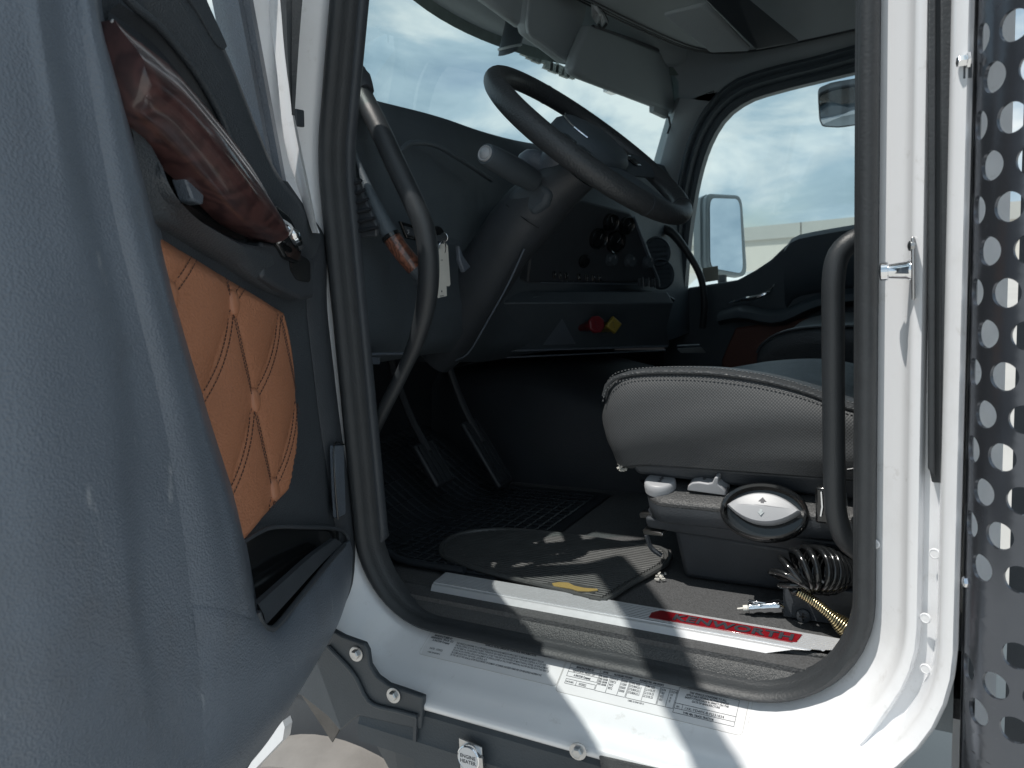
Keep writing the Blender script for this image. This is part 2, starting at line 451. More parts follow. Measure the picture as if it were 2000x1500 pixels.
pl_y0, pl_y1 = 1.148, 1.203
mb = MB()
pr = [(pl_y0 - .012, -.611), (pl_y0 - .004, -.6005), (pl_y0, -.5995)]
for k in range(9):
    y0 = pl_y0 + .002 + .0058 * k
    pr += [(y0, -.5995), (y0 + .0008, -.5975), (y0 + .0042, -.5975), (y0 + .0050, -.5995)]
pr += [(pl_y1, -.5995), (pl_y1 + .003, -.607)]
rows = []
for i in range(31):
    u = i / 30; row = []
    for y, z in pr:
        v = (y - pl_y0) / (pl_y1 - pl_y0)
        xl = -.882 - .006 * v; xr = -.128 - .035 * max(0, .55 - v) ** 2 * 6 - .01 * v
        row.append(V((xl + (xr - xl) * u, y, z)))
    rows.append(row)
sill_plate = build('sill_plate', MB().grid(rows), M_alu, cab, smooth=25, label='ribbed aluminium scuff plate with a red badge')
bx0, bx1 = U(1272, 1206, z=-.597).x, U(1556, 1254, z=-.597).x
by0, by1 = pl_y0 + .012, pl_y1 - .011
mb = MB().prism([V((bx0 - .004, by0, -.5985)), V((bx1 - .012, by0, -.5985)), V((bx1, by0 + .004, -.5985)), V((bx1 + .004, by1, -.5985)), V((bx0 + .006, by1, -.5985)), V((bx0 - .006, by0 + .018, -.5985))], (0, 0, .0022))
build('badge', mb, M_red, sill_plate, bevel=.0008)
Lt = bx1 - bx0 - .05
text('badge_lettering', 'KENWORTH', .0275, Matrix.Translation((bx0 + .034, by0 + .005, -.5958)), M_blackink, sill_plate, extrude=.0008, bold=.0008, sx=Lt / (.0275 * 5.55), spacing=1.04)

# rubber strip and hardware of the rear jamb
mb = MB()
pts = [(1812, -60), (1812, 900), (1820, 943), (1862, 945), (1860, -60)]
mb.prism([U(*p, y=1.03) for p in pts], (0, .02, 0))
mb.prism([U(*p, y=1.022) for p in [(1812, -60), (1812, 915), (1826, 935), (1828, -60)]], (0, .01, 0))
mb.prism([U(*p, y=1.022) for p in [(1836, -60), (1838, 935), (1862, 940), (1860, -60)]], (0, .01, 0))
build('rubber_strip', mb, M_rubber, cab, bevel=.002)
st = MB().prism([U(1779, 462, y=1.02), U(1786, 462, y=1.02), U(1787, 586, y=1.02), U(1780, 586, y=1.02)], (0, .03, 0))
striker = build('striker', st, M_steel, cab, bevel=.0015)
a, b = U(1782, 527, y=1.035), U(1722, 531, y=1.035)
ax = (b - a).normalized()
M = frame_of(ax, (0, 0, 1), a)
Ls = (b - a).length
build('pin', MB().lathe([(.0125, 0), (.0125, .004), (.011, .006), (.0085, Ls - .008), (.0115, Ls - .007), (.0115, Ls), (.009, Ls + .002)], M, 20), M_chrome, striker, smooth=40)
build('bolt_head', MB().lathe([(.006, 0), (.006, .004), (.004, .005)], frame_of((-1, -.4, 0), (0, 0, 1), U(1783, 480, y=1.025)), 10), M_steel, striker)
cl = MB().lathe([(.0068, 0), (.0068, .0012), (.0055, .002), (.0052, .0014), (0, .0016)], Matrix.Identity(4), 16)
first = None
for px, py in ((1826, 1081), (1808, 1207), (1808, 1306), (1810, 1399), (1709, 1062)):
    yy = 1.036 if px > 1760 else 1.088
    M = frame_of((-.35, -.94, 0), (0, 0, 1), U(px, py, y=yy))
    if first is None: first = build('trim_clip', cl, M_white, cab, M=M)
    else: copy_at(first, cab, M)

# body skin: B-pillar outer skin turning round the corner, cowl strip ahead of the door
mb = MB()
zz = [1.1, .5, 0, -.4, -.75, -1.1]
rows = [[V((.012, .99, z)), V((.016, 1.02, z)), V((.017, 1.2, z)), V((.02, 3.2, z))] for z in zz]
mb.grid(rows)
build('rear_panel', mb, M_white, cab, smooth=30)
mb = MB()
rows = []
for p, q, w in zip(cr([U(510, -60, y=1.0), U(538, 120, y=1.0), U(556, 280, y=1.0), U(588, 385, y=1.0), U(614, 455, y=1.0)], 14),
                   cr([U(541, -60, y=.99), U(557, 100, y=.99), U(572, 230, y=.99), U(598, 360, y=.99), U(617, 455, y=.99)], 14), range(14)):
    rows.append([p + V((.001, .012, 0)), p, p.lerp(q, .3) + V((0, -.006, 0)), q, q + V((-.006, .012, 0))])
build('cowl_panel', MB().grid(rows), M_white, cab, smooth=50)
mb = MB()
rows = []
for p, q in zip(cr([U(540, -60, y=.975), U(552, 100, y=.975), U(569, 225, y=.975)], 8), cr([U(592, -60, y=.975), U(580, 90, y=.975), U(572, 225, y=.975)], 8)):
    rows.append([p + V((0, .004, 0)), p.lerp(q, .35), p.lerp(q, .5) + V((0, .006, 0)), p.lerp(q, .65), q + V((0, .004, 0))])
build('pillar_gasket', MB().grid(rows), M_rubber, cab, smooth=50)
mb = MB().prism([U(567, 212, y=1.0), U(578, 212, y=1.0), U(579, 246, y=1.0), U(570, 246, y=1.0)], (0, .02, 0))
build('drain_plug', mb, M_dark, cab, bevel=.002)

# rocker cladding under the sill
rows = []
for x in [-.93 + .91 * i / 22 for i in range(23)]:
    q = sm(-.87, -.80, x); b_ = -.84 - .5 * q
    rows.append([V((x, .985, -.737)), V((x, .975, -.741)), V((x, .9645, -.752)), V((x, .958, -.79)), V((x, .953, -.797)), V((x, .952, -.83)), V((x, .945 + .05 * (1 - q), b_))])
rocker = build('rocker_panel', MB().grid(rows), M_rocker, cab, smooth=30)
for xa, xb in ((812, 838), (1440, 1443)):
    pass
mb = MB().prism([U(808, 1398, y=.956), U(814, 1398, y=.956), U(812, 1450, y=.95), U(806, 1450, y=.95)], (0, .006, 0))
build('panel_seam', mb, M_dark, rocker)
# tread strip low on the cladding
mb = MB().hexa([U(1172, 1474, y=.953), U(1560, 1560, y=.953), U(1560, 1620, y=.94), U(1195, 1600, y=.94)], [p + V((0, -.006, .002)) for p in (U(1172, 1474, y=.953), U(1560, 1560, y=.953), U(1560, 1620, y=.94), U(1195, 1600, y=.94))])
build('tread_strip', mb, M_step, rocker, bevel=.002)
# bracket that overlaps the white ledge at the front
pts = [(560, 1380), (600, 1290), (645, 1232), (668, 1243), (690, 1251), (712, 1258), (718, 1275), (721, 1300), (735, 1322), (757, 1338), (790, 1349), (830, 1360), (830, 1400), (795, 1398), (730, 1375), (690, 1325), (640, 1262), (600, 1320)]
pts = [(540, 1345), (600, 1285), (645, 1230), (668, 1243), (690, 1251), (710, 1258), (717, 1272), (721, 1300), (735, 1322), (757, 1338), (790, 1349), (826, 1362), (822, 1425), (760, 1412), (700, 1398), (664, 1428), (640, 1400), (590, 1360)]
mb = MB().prism([U(*p, y=.957) for p in pts], (0, .012, 0))
brk = build('front_bracket', mb, M_rocker, cab, bevel=.003)
mb = MB().tube(cr([U(640, 1262, y=.953), U(690, 1316, y=.953), U(722, 1372, y=.953), U(780, 1390, y=.953), U(815, 1400, y=.953)], 16), .004, 8)
build('stiffening_rib', mb, M_rocker, brk)
bolt = MB().lathe([(.0135, 0), (.0135, .0015), (.0115, .002), (.0115, .0022)], Matrix.Identity(4), 20).lathe([(.0085, .002), (.0085, .008), (.006, .0095), (.003, .009)], Matrix.Identity(4), 6)
first = None
for px, py in ((696, 1277), (769, 1358), (1129, 1467)):
    M = frame_of((.15, -1, .12), (0, 0, 1), U(px, py, y=.954))
    if first is None: first = build('bolt', bolt, M_steel, cab, M=M, smooth=30)
    else: copy_at(first, cab, M)
# engine heater socket
hc = U(921, 1476, y=.948)
M = frame_of((.0, -1, .10), (0, 0, 1), hc)
heater = build('heater_socket', MB().prism([M @ V(p) for p in ((-.023, .026, 0), (.022, .021, 0), (.024, -.035, 0), (-.021, -.035, 0))], M.to_3x3() @ V((0, 0, .003))), M_steel, cab, bevel=.001, label='round socket cap lettered ENGINE HEATER')
build('cap', MB().lathe([(.0215, .002), (.0225, .006), (.0215, .010), (.0195, .0115), (.0188, .0105), (0, .0105)], M, 32), M_chrome, heater)
build('cap_face', MB().lathe([(.0187, .0104), (.0187, .0112), (0, .0112)], M, 32), M_decal, heater)
text('lettering', 'ENGINE\nHEATER', .0085, M @ Matrix.Translation((0, .0005, .0116)), M_blackink, heater, align='CENTER', bold=.0001)
build('hinge_tab', MB().box(M @ V((.022, -.002, .006)), (.01, .006, .02)), M_steel, heater, bevel=.001)

# parts glimpsed under the front end of the sill
mb = MB().hexa([U(588, 1330, y=1.06), U(612, 1310, y=1.06), U(672, 1402, y=1.06), U(655, 1432, y=1.06)], [p + V((.02, -.03, 0)) for p in (U(588, 1330, y=1.06), U(612, 1310, y=1.06), U(672, 1402, y=1.06), U(655, 1432, y=1.06))])
build('splash_guard', mb, M_dusty, cab, bevel=.003)
mb = MB().hexa([U(606, 1306, y=1.03), U(700, 1400, y=1.03), U(690, 1428, y=1.03), U(664, 1430, y=1.03)], [p + V((.0, -.05, -.0)) for p in (U(606, 1306, y=1.03), U(700, 1400, y=1.03), U(690, 1428, y=1.03), U(664, 1430, y=1.03))])
mb = MB().box((-1.05, 1.5, -1.0), (.9, .6, .3))
mb.box((-1.3, 1.75, -1.3), (1.6, .3, 1.2))
build('underbody_shade', mb, M_dark, cab)  # dark boxes added to stand for the shade under the body

# ---- door-jamb labels, on the sloping white ledge
ledge_o = V((0, 1.092, -.657)); e2 = (V((0, 1.092, -.657)) - V((0, 1.012, -.702))).normalized(); e3 = V((1, 0, 0)).cross(e2)
def ledge(px, py):
    return UP(px, py, ledge_o + e3 * .0006, e3)
ML = Matrix((V((1, 0, 0)), e2, e3)).transposed().to_4x4()
def LM(p, lift=.0005):
    m = ML.copy(); m.translation = p + e3 * lift; return m
def decal(name, px0, py0, px1, py1, label, h=.06):
    a, b = ledge(px0, py0), ledge(px1, py1)
    w = b.x - a.x
    pts = []
    r = .006
    for cxx, czz, a0 in ((w - r, -r, 0), (r, -r, 90), (r, -h + r, 180), (w - r, -h + r, 270)):
        for k in range(5):
            th = math.radians(a0 + 90 * k / 4); pts.append(V((cxx + r * math.cos(th), czz + r * math.sin(th), 0)))
    m = LM(V((a.x, 0, 0)) + V((0, 1.088, -.6593)), .0002)
    o = build(name, MB().prism([m @ p for p in pts], e3 * .0003), M_decal, cab, label=label)
    build('film_edge', MB().tube([m @ p + e3 * .0003 for p in pts], .0005, 5, closed=True), M_decaledge, o)
    return o, m @ Matrix.Diagonal((1, 1.22, 1, 1)), w
def ltext(o, m, x, v, s, body, align='LEFT', sx=1.0, bold=.00005):
    return text('printing', body, s, m @ Matrix.Translation((x, -v, .0007)), M_blackink, o, align=align, bold=bold, sx=sx)
def lrule(o, m, rects):
    mb = MB()
    for x0, v0, x1, v1 in rects:
        t = .00028
        for a, b, c, d in ((x0, v0 - t, x1, v0 + t), (x0, v1 - t, x1, v1 + t), (x0 - t, v0, x0 + t, v1), (x1 - t, v0, x1 + t, v1)):
            mb.add([m @ V((p, -q, .0007)) for p, q in ((a, b), (c, b), (c, d), (a, d))], [(0, 1, 2, 3)])
    build('ruled_box', mb, M_blackink, o, smooth=0)
d1, m1, w1 = decal('noise_label', 846, 1226, 1106, 1290, 'pale noise emission label', .056)
ltext(d1, m1, .032, .012, .0042, 'MANUFACTURED BY\nKENWORTH  TRUCK  CO\nA PACCAR Company', 'CENTER', bold=.00015)
ltext(d1, m1, .016, .034, .0042, 'DATE:   07/2022')
ltext(d1, m1, .016, .040, .003, 'LABEL 339-047 REV E')
k = w1 - .075
ltext(d1, m1, .07 + k * .5, .0095, .0044, 'VEHICLE NOISE EMISSION CONTROL INFORMATION', 'CENTER', bold=.00015)
ltext(d1, m1, .064, .0165, .0040, 'THIS VEHICLE CONFORMS TO U.S. EPA REGULATIONS FOR NOISE EMISSION APPLICABLE TO MEDIUM AND HEAVY TRUCKS.\nTHE FOLLOWING ACTS OR THE CAUSING THEREOF BY ANY PERSON ARE PROHIBITED BY THE NOISE CONTROL ACT OF 1972:\n(A) THE REMOVAL OR RENDERING INOPERATIVE, OTHER THAN FOR THE PURPOSES OF MAINTENANCE, REPAIR, OR REPLACEMENT,\nOF ANY NOISE CONTROL DEVICE OR ELEMENT OF DESIGN (LISTED IN THE OWNER\'S MANUAL) INCORPORATED INTO THIS VEHICLE\nIN COMPLIANCE WITH THE NOISE CONTROL ACT;\n(B) THE USE OF THIS VEHICLE AFTER SUCH DEVICE OR ELEMENT OF DESIGN HAS BEEN REMOVED OR RENDERED INOPERATIVE.', sx=k / .255)
d2, m2, w2 = decal('weight_label', 1108, 1290, 1462, 1375, 'ruled certification label with axle ratings and VIN', .0635)
W = w2
XO = [0, .008, .075, .078, .105, .133, .152, .156, .200, .232, .235, .258, .276, .278, .290, W - .008]
XN = [0] + [W * q for q in (.03, .21, .215, .275, .34, .385, .39, .475, .555, .56, .605, .645, .65, .69, .955)]
def fx(x):
    for i in range(len(XO) - 1):
        if x <= XO[i + 1] + 1e-9: return XN[i] + (XN[i + 1] - XN[i]) * (x - XO[i]) / max(1e-6, XO[i + 1] - XO[i])
    return x
lrule(d2, m2, [(fx(p_), q_, fx(r_), t_) for p_, q_, r_, t_ in [(.008, .008, .075, .014), (.008, .014, .075, .020), (.008, .020, .075, .027), (.010, .031, .034, .038), (.034, .031, .075, .038),
               (.078, .013, .105, .0385), (.105, .013, .133, .0385), (.133, .013, .152, .0385), (.156, .013, .200, .0385), (.200, .013, .232, .0385), (.235, .013, .258, .0385), (.258, .013, .276, .0385),
               (.278, .008, W - .008, .030), (.278, .030, .290, .037), (.290, .030, W - .008, .037), (.278, .037, W - .008, .043)]])
ltext(d2, m2, fx(.0415), .0128, .0042, 'MANUFACTURED BY', 'CENTER', bold=.0002, sx=.8)
ltext(d2, m2, fx(.0415), .0188, .0042, 'KENWORTH  TRUCK  CO', 'CENTER', bold=.00012, sx=.8)
ltext(d2, m2, fx(.0415), .0252, .0042, 'A PACCAR Company', 'CENTER', bold=.0002, sx=.8)
ltext(d2, m2, fx(.0115), .036, .0036, 'DATE MFG.', sx=.8); ltext(d2, m2, fx(.040), .0364, .005, '07/2022', sx=.8)
ltext(d2, m2, fx(.080), .0115, .0036, '  GVWR            KILOGRAMS / POUNDS               SUITABLE TIRE - RIM CHOICE', bold=.00015, sx=.85)
ltext(d2, m2, fx(.0795), .018, .0038, 'FR. GAWR\nIND. GAWR\nIND. GAWR\nRTR. GAWR', bold=.00015, sx=.72)
ltext(d2, m2, fx(.107), .018, .0048, '24131.0\n5987.5\n9072\n9072', sx=.8); ltext(d2, m2, fx(.134), .018, .0048, '53200\n13200\n20000\n20000', sx=.8)
ltext(d2, m2, fx(.157), .018, .0046, 'TIRE SIZE\n275/80R22.5\n275/80R22.5\n275/80R22.5', sx=.85); ltext(d2, m2, fx(.201), .018, .0046, 'RIM SIZE\n22.5X8.25\n22.5X8.25\n22.5X8.25', sx=.85)
ltext(d2, m2, fx(.237), .018, .0046, 'KPA\n760\n655\n655', sx=.8); ltext(d2, m2, fx(.259), .018, .0044, 'COLD PSI\n  110\n   95\n   95', sx=.62)
ltext(d2, m2, fx(.165), .0425, .0034, 'LABEL ID 03467 REV D', sx=.8)
ltext(d2, m2, W * .80, .0135, .0037, 'THIS VEHICLE CONFORMS TO ALL\nAPPLICABLE FEDERAL MOTOR VEHICLE\nSAFETY STANDARDS IN EFFECT ON THE\nDATE OF MANUFACTURE', 'CENTER', bold=.00012)
ltext(d2, m2, W * .657, .0355, .0034, 'VIN'); ltext(d2, m2, W * .70, .0357, .0046, '1XK-YD49X-8-PJ231834', sx=W * .25 / .058)
ltext(d2, m2, W * .70, .0418, .0036, 'TYPE VEH. TRUCK TRACTOR', bold=.00015)
d3, m3, w3 = decal('blank_label', 1470, 1372, 1552, 1392, 'blank white label with a small printed mark', .062)
lrule(d3, m3, [(.004, .028, w3 - .004, .0285)])
ltext(d3, m3, w3 * .62, .048, .012, '▷' if False else 'D', bold=0)
# ---- inside surfaces of the cab
mb = MB()
mb.box((-.62, 2.08, 1.19), (1.5, 2.2, .30))
build('roof', mb, M_white, cab)
mb = MB().box((-.01, 2.08, .2), (.03, 1.98, 1.7))
build('rear_wall', mb, M_head, cab)
mb = MB().box((-.68, 2.1, -.625), (1.42, 1.98, .03))
build('cab_floor', mb, M_carpet, cab)
# firewall and side kick wall
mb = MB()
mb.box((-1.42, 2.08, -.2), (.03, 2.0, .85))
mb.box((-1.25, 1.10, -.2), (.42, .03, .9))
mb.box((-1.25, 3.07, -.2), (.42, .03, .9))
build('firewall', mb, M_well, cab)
# engine tunnel hump in the middle of the floor
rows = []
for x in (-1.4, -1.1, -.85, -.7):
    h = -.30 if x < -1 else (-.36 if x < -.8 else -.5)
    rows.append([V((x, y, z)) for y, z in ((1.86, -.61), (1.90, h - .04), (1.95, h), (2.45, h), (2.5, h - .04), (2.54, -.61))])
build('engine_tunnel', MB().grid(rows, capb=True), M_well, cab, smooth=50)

# windshield: curved sheet of glass
def ws(u, v):
    """u across (0 driver .. 1 passenger), v up"""
    y = 1.13 + 1.88 * u; bow = 1 - (2 * u - 1) ** 2
    bow = bow ** .75
    x0 = -1.03 - .36 * bow; x1 = -.885 - .36 * bow
    z0 = .24; z1 = .70
    return V((x0 + (x1 - x0) * v, y, z0 + (z1 - z0) * v))
rows = [[ws(i / 24, j / 8) for i in range(25)] for j in range(9)]
build('windshield', MB().grid(rows), M_glass, cab, smooth=60)
# shaded band and outer brow along the top of the glass
rows = [[ws(i / 24, v) + V((.012, 0, 0)) for i in range(25)] for v in (.955, 1.04)]
build('shade_band', MB().grid(rows), M_parapet if False else mat('glass_band', (.16, .2, .19), .4, mottle=(25, .4)), cab)
# header between the glass and the roof
rows = []
for i in range(25):
    u = i / 24; a = ws(u, 1.02)
    rows.append([a + V((-.02, 0, .004)), a + V((.02, 0, -.002)), a + V((.06, 0, .012)), a + V((.10, 0, .05)), a + V((.12, 0, .1)), V((max(a.x + .3, -.98), a.y, 1.0)), V((a.x + .02, a.y, 1.06)), a + V((-.05, 0, .06))])
build('header_trim', MB().grid(rows, True), M_console, cab, smooth=45)
# headliner shell: roof lining that curves down to the passenger door top
rows = []
for x in (-.97, -.80, -.55, -.3, -.02):
    k = 0 if x > -.6 else (-.6 - x) * .25
    rows.append([V((x, y, z)) for y, z in ((1.10, .97), (1.3, 1.0), (2.2, 1.0 - k * .3), (2.6, .98 - k * .5), (2.82, .92 - k), (2.93, .83 - k), (2.985, .74 - k), (3.00, .66 - k), (3.005, .60))])
build('headliner', MB().grid(rows), M_head, cab, smooth=60)
# overhead console with its front lip and grooves
def lipline(dz, dx):
    return cr([(-1.02 + dx, 1.5, .78 + dz), (-.96 + dx, 2.1, .775 + dz), (-.90 + dx, 2.5, .76 + dz), (-.82 + dx, 2.78, .74 + dz), (-.70 + dx, 2.9, .73 + dz), (-.5 + dx, 2.945, .735 + dz), (-.05, 2.95, .75 + dz)], 30)
rows = [lipline(-.0, -.02), lipline(-.022, -.005), lipline(-.028, .015), lipline(-.02, .04), lipline(0, .10), lipline(.04, .16), lipline(.10, .22), lipline(.2, .22)]
ocons = build('overhead_console', MB().grid(rows), M_console, cab, smooth=60)
mb = MB()
for k in range(3):
    mb.tube(lipline(-.0285 + .001 * k, .004 + .011 * k), .0028, 6)
build('trim_groove', mb, M_rubber, ocons)
# storage bin fronts on the console
mb = MB()
a = [U(1300, 20, x=-.70), U(1395, 95, x=-.62), U(1470, 92, x=-.52), U(1380, 0, x=-.60)]
mb.hexa([p for p in a], [p + V((-.01, -.005, -.012)) for p in a])
build('bin_lid', mb, M_console, ocons, bevel=.006)
mb = MB()
a = [U(1380, -8, x=-.58), U(1480, 92, x=-.50), U(1560, 78, x=-.45), U(1430, -30, x=-.52)]
mb.hexa(a, [p + V((-.004, -.003, -.008)) for p in a])
build('bin_opening', mb, M_dark, ocons, bevel=.004)

# passenger-side pillar trim
L = cr([U(1282, 340, y=2.97), U(1302, 270, y=2.97), U(1316, 222, y=2.97), U(1324, 192, y=2.97)], 10)
R_ = cr([U(1313, 420, y=2.98), U(1328, 345, y=2.98), U(1348, 268, y=2.98), U(1390, 200, y=2.98)], 10)
rows = []
for p, q in zip(L, R_):
    rows.append([p + V((-.05, .06, 0)), p, p.lerp(q, .12) + V((.0, -.025, 0)), p.lerp(q, .5) + V((0, -.035, 0)), p.lerp(q, .9) + V((0, -.02, 0)), q + V((.01, .03, 0))])
build('pillar_trim', MB().grid(rows), M_head, cab, smooth=50)

# passenger door seen from inside, with its window opening
win = cr([U(*p, y=2.985) for p in ((1336, 575), (1342, 500), (1350, 430), (1364, 350), (1384, 285), (1415, 232), (1460, 198), (1520, 178), (1600, 158), (1690, 137), (1760, 128))], 30)
outer = cr([U(*p, y=2.955) for p in ((1296, 590), (1303, 500), (1312, 420), (1326, 345), (1345, 270), (1380, 205), (1430, 158), (1500, 132), (1590, 110), (1690, 82), (1770, 66))], 30)
pd_ = MB()
rows = []
for p, q in zip(outer, win):
    rows.append([p + V((0, .0, .0)), p.lerp(q, .18) + V((0, -.022, 0)), p.lerp(q, .34) + V((0, -.004, 0)), p.lerp(q, .52) + V((0, -.016, 0)), p.lerp(q, .68) + V((0, .004, 0)), p.lerp(q, .8) + V((0, -.004, 0)), q, q + V((0, .05, 0))])
pdoor_frame = build('window_surround', MB().grid(rows), M_dash, cab, smooth=50)
pts = [(1300, 600), (1345, 562), (1440, 547), (1475, 528), (1505, 508), (1532, 482), (1552, 466), (1580, 458), (1690, 440), (1790, 425), (1800, 900), (1290, 900)]
passdoor = build('passenger_door', MB().prism([U(*p, y=3.03) for p in pts], (0, .04, 0)), M_dash, cab, bevel=.008, label='dark inside face of the passenger door with chrome handle')
rows = []
topl = cr([U(*p, y=3.03) for p in ((1535, 487), (1550, 467), (1580, 457), (1690, 438), (1790, 424))], 12)
for p in topl:
    rows.append([p + V((0, .02, .004)), p + V((0, -.02, .004)), p + V((0, -.05, -.012)), p + V((0, -.05, -.10)), p + V((0, -.03, -.2)), p + V((0, 0, -.22))])
build('upper_pad', MB().grid(rows, capa=True), M_dash, passdoor, smooth=50)
mb = MB().prism([U(*p, y=3.02) for p in ((1438, 640), (1520, 628), (1690, 606), (1800, 590), (1800, 800), (1400, 800), (1412, 700))], (0, -.012, 0))
build('leather_insert', mb, M_leatherdk, passdoor, bevel=.006)
mb = MB().tube(cr([U(1425, 592, y=2.97), U(1450, 585, y=2.95), U(1480, 580, y=2.945), U(1500, 570, y=2.95), U(1512, 556, y=2.97)], 14), [.004 + .006 * math.sin(PI * i / 13) for i in range(14)], 10)
build('handle', mb, M_chrome, passdoor)
rows = []
for p in cr([U(1405, 620, y=3.0), U(1450, 612, y=2.98), U(1520, 622, y=2.98), U(1600, 590, y=2.98), U(1700, 575, y=2.99)], 14):
    rows.append([p + V((0, .03, .03)), p + V((0, -.03, .012)), p + V((0, -.04, -.012)), p + V((0, .0, -.03))])
build('armrest', MB().grid(rows), M_dash, passdoor, smooth=50)
mb = MB().add([U(1330, 600, y=3.045), U(1800, 560, y=3.045), U(1800, 100, y=3.045), U(1330, 150, y=3.045)], [(0, 1, 2, 3)])
build('window_pane', mb, M_glass, passdoor, smooth=0)
# body side beyond the passenger door: closes the cab to the light
mb = MB()
mb.box((-.62, 3.09, -.44), (1.3, .03, .60)); mb.box((-.6, 3.06, .86), (1.3, .08, .36)); mb.box((-.03, 3.08, .3), (.14, .06, .8))
build('body_side', mb, M_white, cab)
mb = MB().prism([U(*p, y=3.045) for p in ((1290, 600), (1303, 500), (1312, 420), (1326, 345), (1345, 270), (1380, 205), (1430, 160), (1500, 135), (1690, 90), (1760, 80), (1760, 0), (1345, 0), (1342, 120), (1322, 210), (1304, 275), (1288, 345))], (0, .012, 0))
build('side_lining', mb, M_head, cab)

# slip of paper against the passenger window
mb = MB().prism([U(*p, y=2.99) for p in ((1372, 524), (1402, 519), (1404, 547), (1374, 552))], (0, .001, 0))
tag(build('paper_slip', mb, M_paper), 'small pale paper slip standing in the corner of the passenger window', 'paper')

# ================================================================== DASHBOARD
dash = thing('dashboard', 'dark moulded dashboard with switches, gauges and wood trim below the windshield', 'dashboard', (-1.1, 2.0, -.3))
ST = [(1.115, [(-1.06, .27), (-1.03, .335), (-1.018, .35), (-1.005, .345), (-.995, .31), (-.990, .18), (-.995, .02), (-1.005, -.10), (-1.03, -.155), (-1.08, -.17), (-1.36, -.17)]),
      (1.22, [(-1.10, .26), (-1.06, .345), (-1.035, .362), (-1.015, .355), (-1.002, .315), (-.992, .18), (-.995, .02), (-1.005, -.10), (-1.03, -.16), (-1.08, -.18), (-1.36, -.18)]),
      (1.34, [(-1.22, .26), (-1.10, .36), (-1.075, .372), (-1.05, .362), (-1.035, .31), (-1.03, .18), (-1.03, .02), (-1.035, -.10), (-1.05, -.16), (-1.10, -.185), (-1.36, -.18)]),
      (1.60, [(-1.34, .26), (-1.13, .372), (-1.105, .38), (-1.08, .37), (-1.065, .31), (-1.06, .18), (-1.055, .02), (-1.05, -.08), (-1.07, -.15), (-1.12, -.20), (-1.36, -.2)]),
      (1.86, [(-1.37, .26), (-1.145, .365), (-1.12, .372), (-1.095, .36), (-1.085, .31), (-1.08, .18), (-1.075, .02), (-1.08, -.10), (-1.12, -.2), (-1.2, -.26), (-1.38, -.26)]),
      (2.10, [(-1.39, .26), (-1.145, .362), (-1.12, .37), (-1.09, .36), (-1.03, .3), (-.98, .18), (-.955, .02), (-.96, -.10), (-1.02, -.2), (-1.1, -.26), (-1.38, -.26)]),
      (2.40, [(-1.36, .26), (-1.10, .362), (-1.07, .37), (-1.04, .36), (-1.0, .3), (-.95, .18), (-.91, .02), (-.92, -.10), (-.95, -.2), (-.97, -.27), (-1.38, -.27)]),
      (2.70, [(-1.26, .26), (-1.06, .362), (-1.03, .37), (-1.0, .358), (-.975, .31), (-.96, .18), (-.95, .02), (-.94, -.10), (-.93, -.2), (-.93, -.3), (-1.38, -.3)]),
      (3.03, [(-1.06, .26), (-1.03, .35), (-1.0, .362), (-.975, .35), (-.95, .3), (-.94, .18), (-.93, .02), (-.93, -.10), (-.93, -.2), (-.93, -.3), (-1.36, -.3)])]
cols = []
ys = [s[0] for s in ST]
for k in range(11):
    cols.append(cr([V((s[1][k][0], s[0], s[1][k][1])) for s in ST], 49))
rows = [[cols[k][i] for k in range(11)] for i in range(49)]
build('dash_body', MB().grid(rows, False), M_dash, dash, smooth=60)
mb = MB().prism([V((x, 1.118, z)) for x, z in ST[0][1]], (0, .01, 0))
build('end_panel', mb, M_dash, dash, bevel=.003)
# gauge hood arch
arc = cr([U(778, 300, x=-1.0), U(800, 280, x=-1.0), U(850, 284, x=-1.02), U(900, 312, x=-1.02), U(960, 352, x=-1.03)], 20)
mb = MB().tube(arc, .006, 8)
build('gauge_hood', mb, M_dash, dash)
# vent at the driver's end
vent = build('air_vent', MB().prism([U(*p, y=1.135) for p in ((684, 335), (700, 350), (722, 392), (744, 440), (742, 462), (690, 466))], (0, -.012, 0)), M_dark, dash, bevel=.003)
mb = MB()
for i in range(6):
    t = i / 5
    a, b = U(688, 362 + 92 * t, y=1.118), U(706 + 32 * t, 352 + 92 * t, y=1.118)
    mb.tube([a, b], .0035, 6)
build('slat', mb, M_well, vent)
# sweeping trim spear that ends in a wood section
sp = cr([U(682, 272, y=1.16), U(704, 330, y=1.155), U(728, 390, y=1.15), U(752, 440, y=1.15), U(776, 480, y=1.155), U(800, 510, y=1.165), U(828, 542, y=1.18)], 40)
rad = [.005 + .012 * sm(.1, .7, i / 39) for i in range(40)]
mb = MB().tube(sp[:27], rad[:27], 12); build('trim_spear', mb, M_dash, dash)
mb = MB().tube(sp[27:37], [r * 1.02 for r in rad[27:37]], 14); build('wood_trim', mb, M_wood2, dash)
mb = MB().tube(sp[26:28], [r * 1.12 for r in rad[26:28]], 14); build('trim_collar', mb, M_black, dash)
mb = MB().tube(sp[36:], [r * 1.0 for r in rad[36:]], 14); build('spear_tip', mb, M_dash, dash)
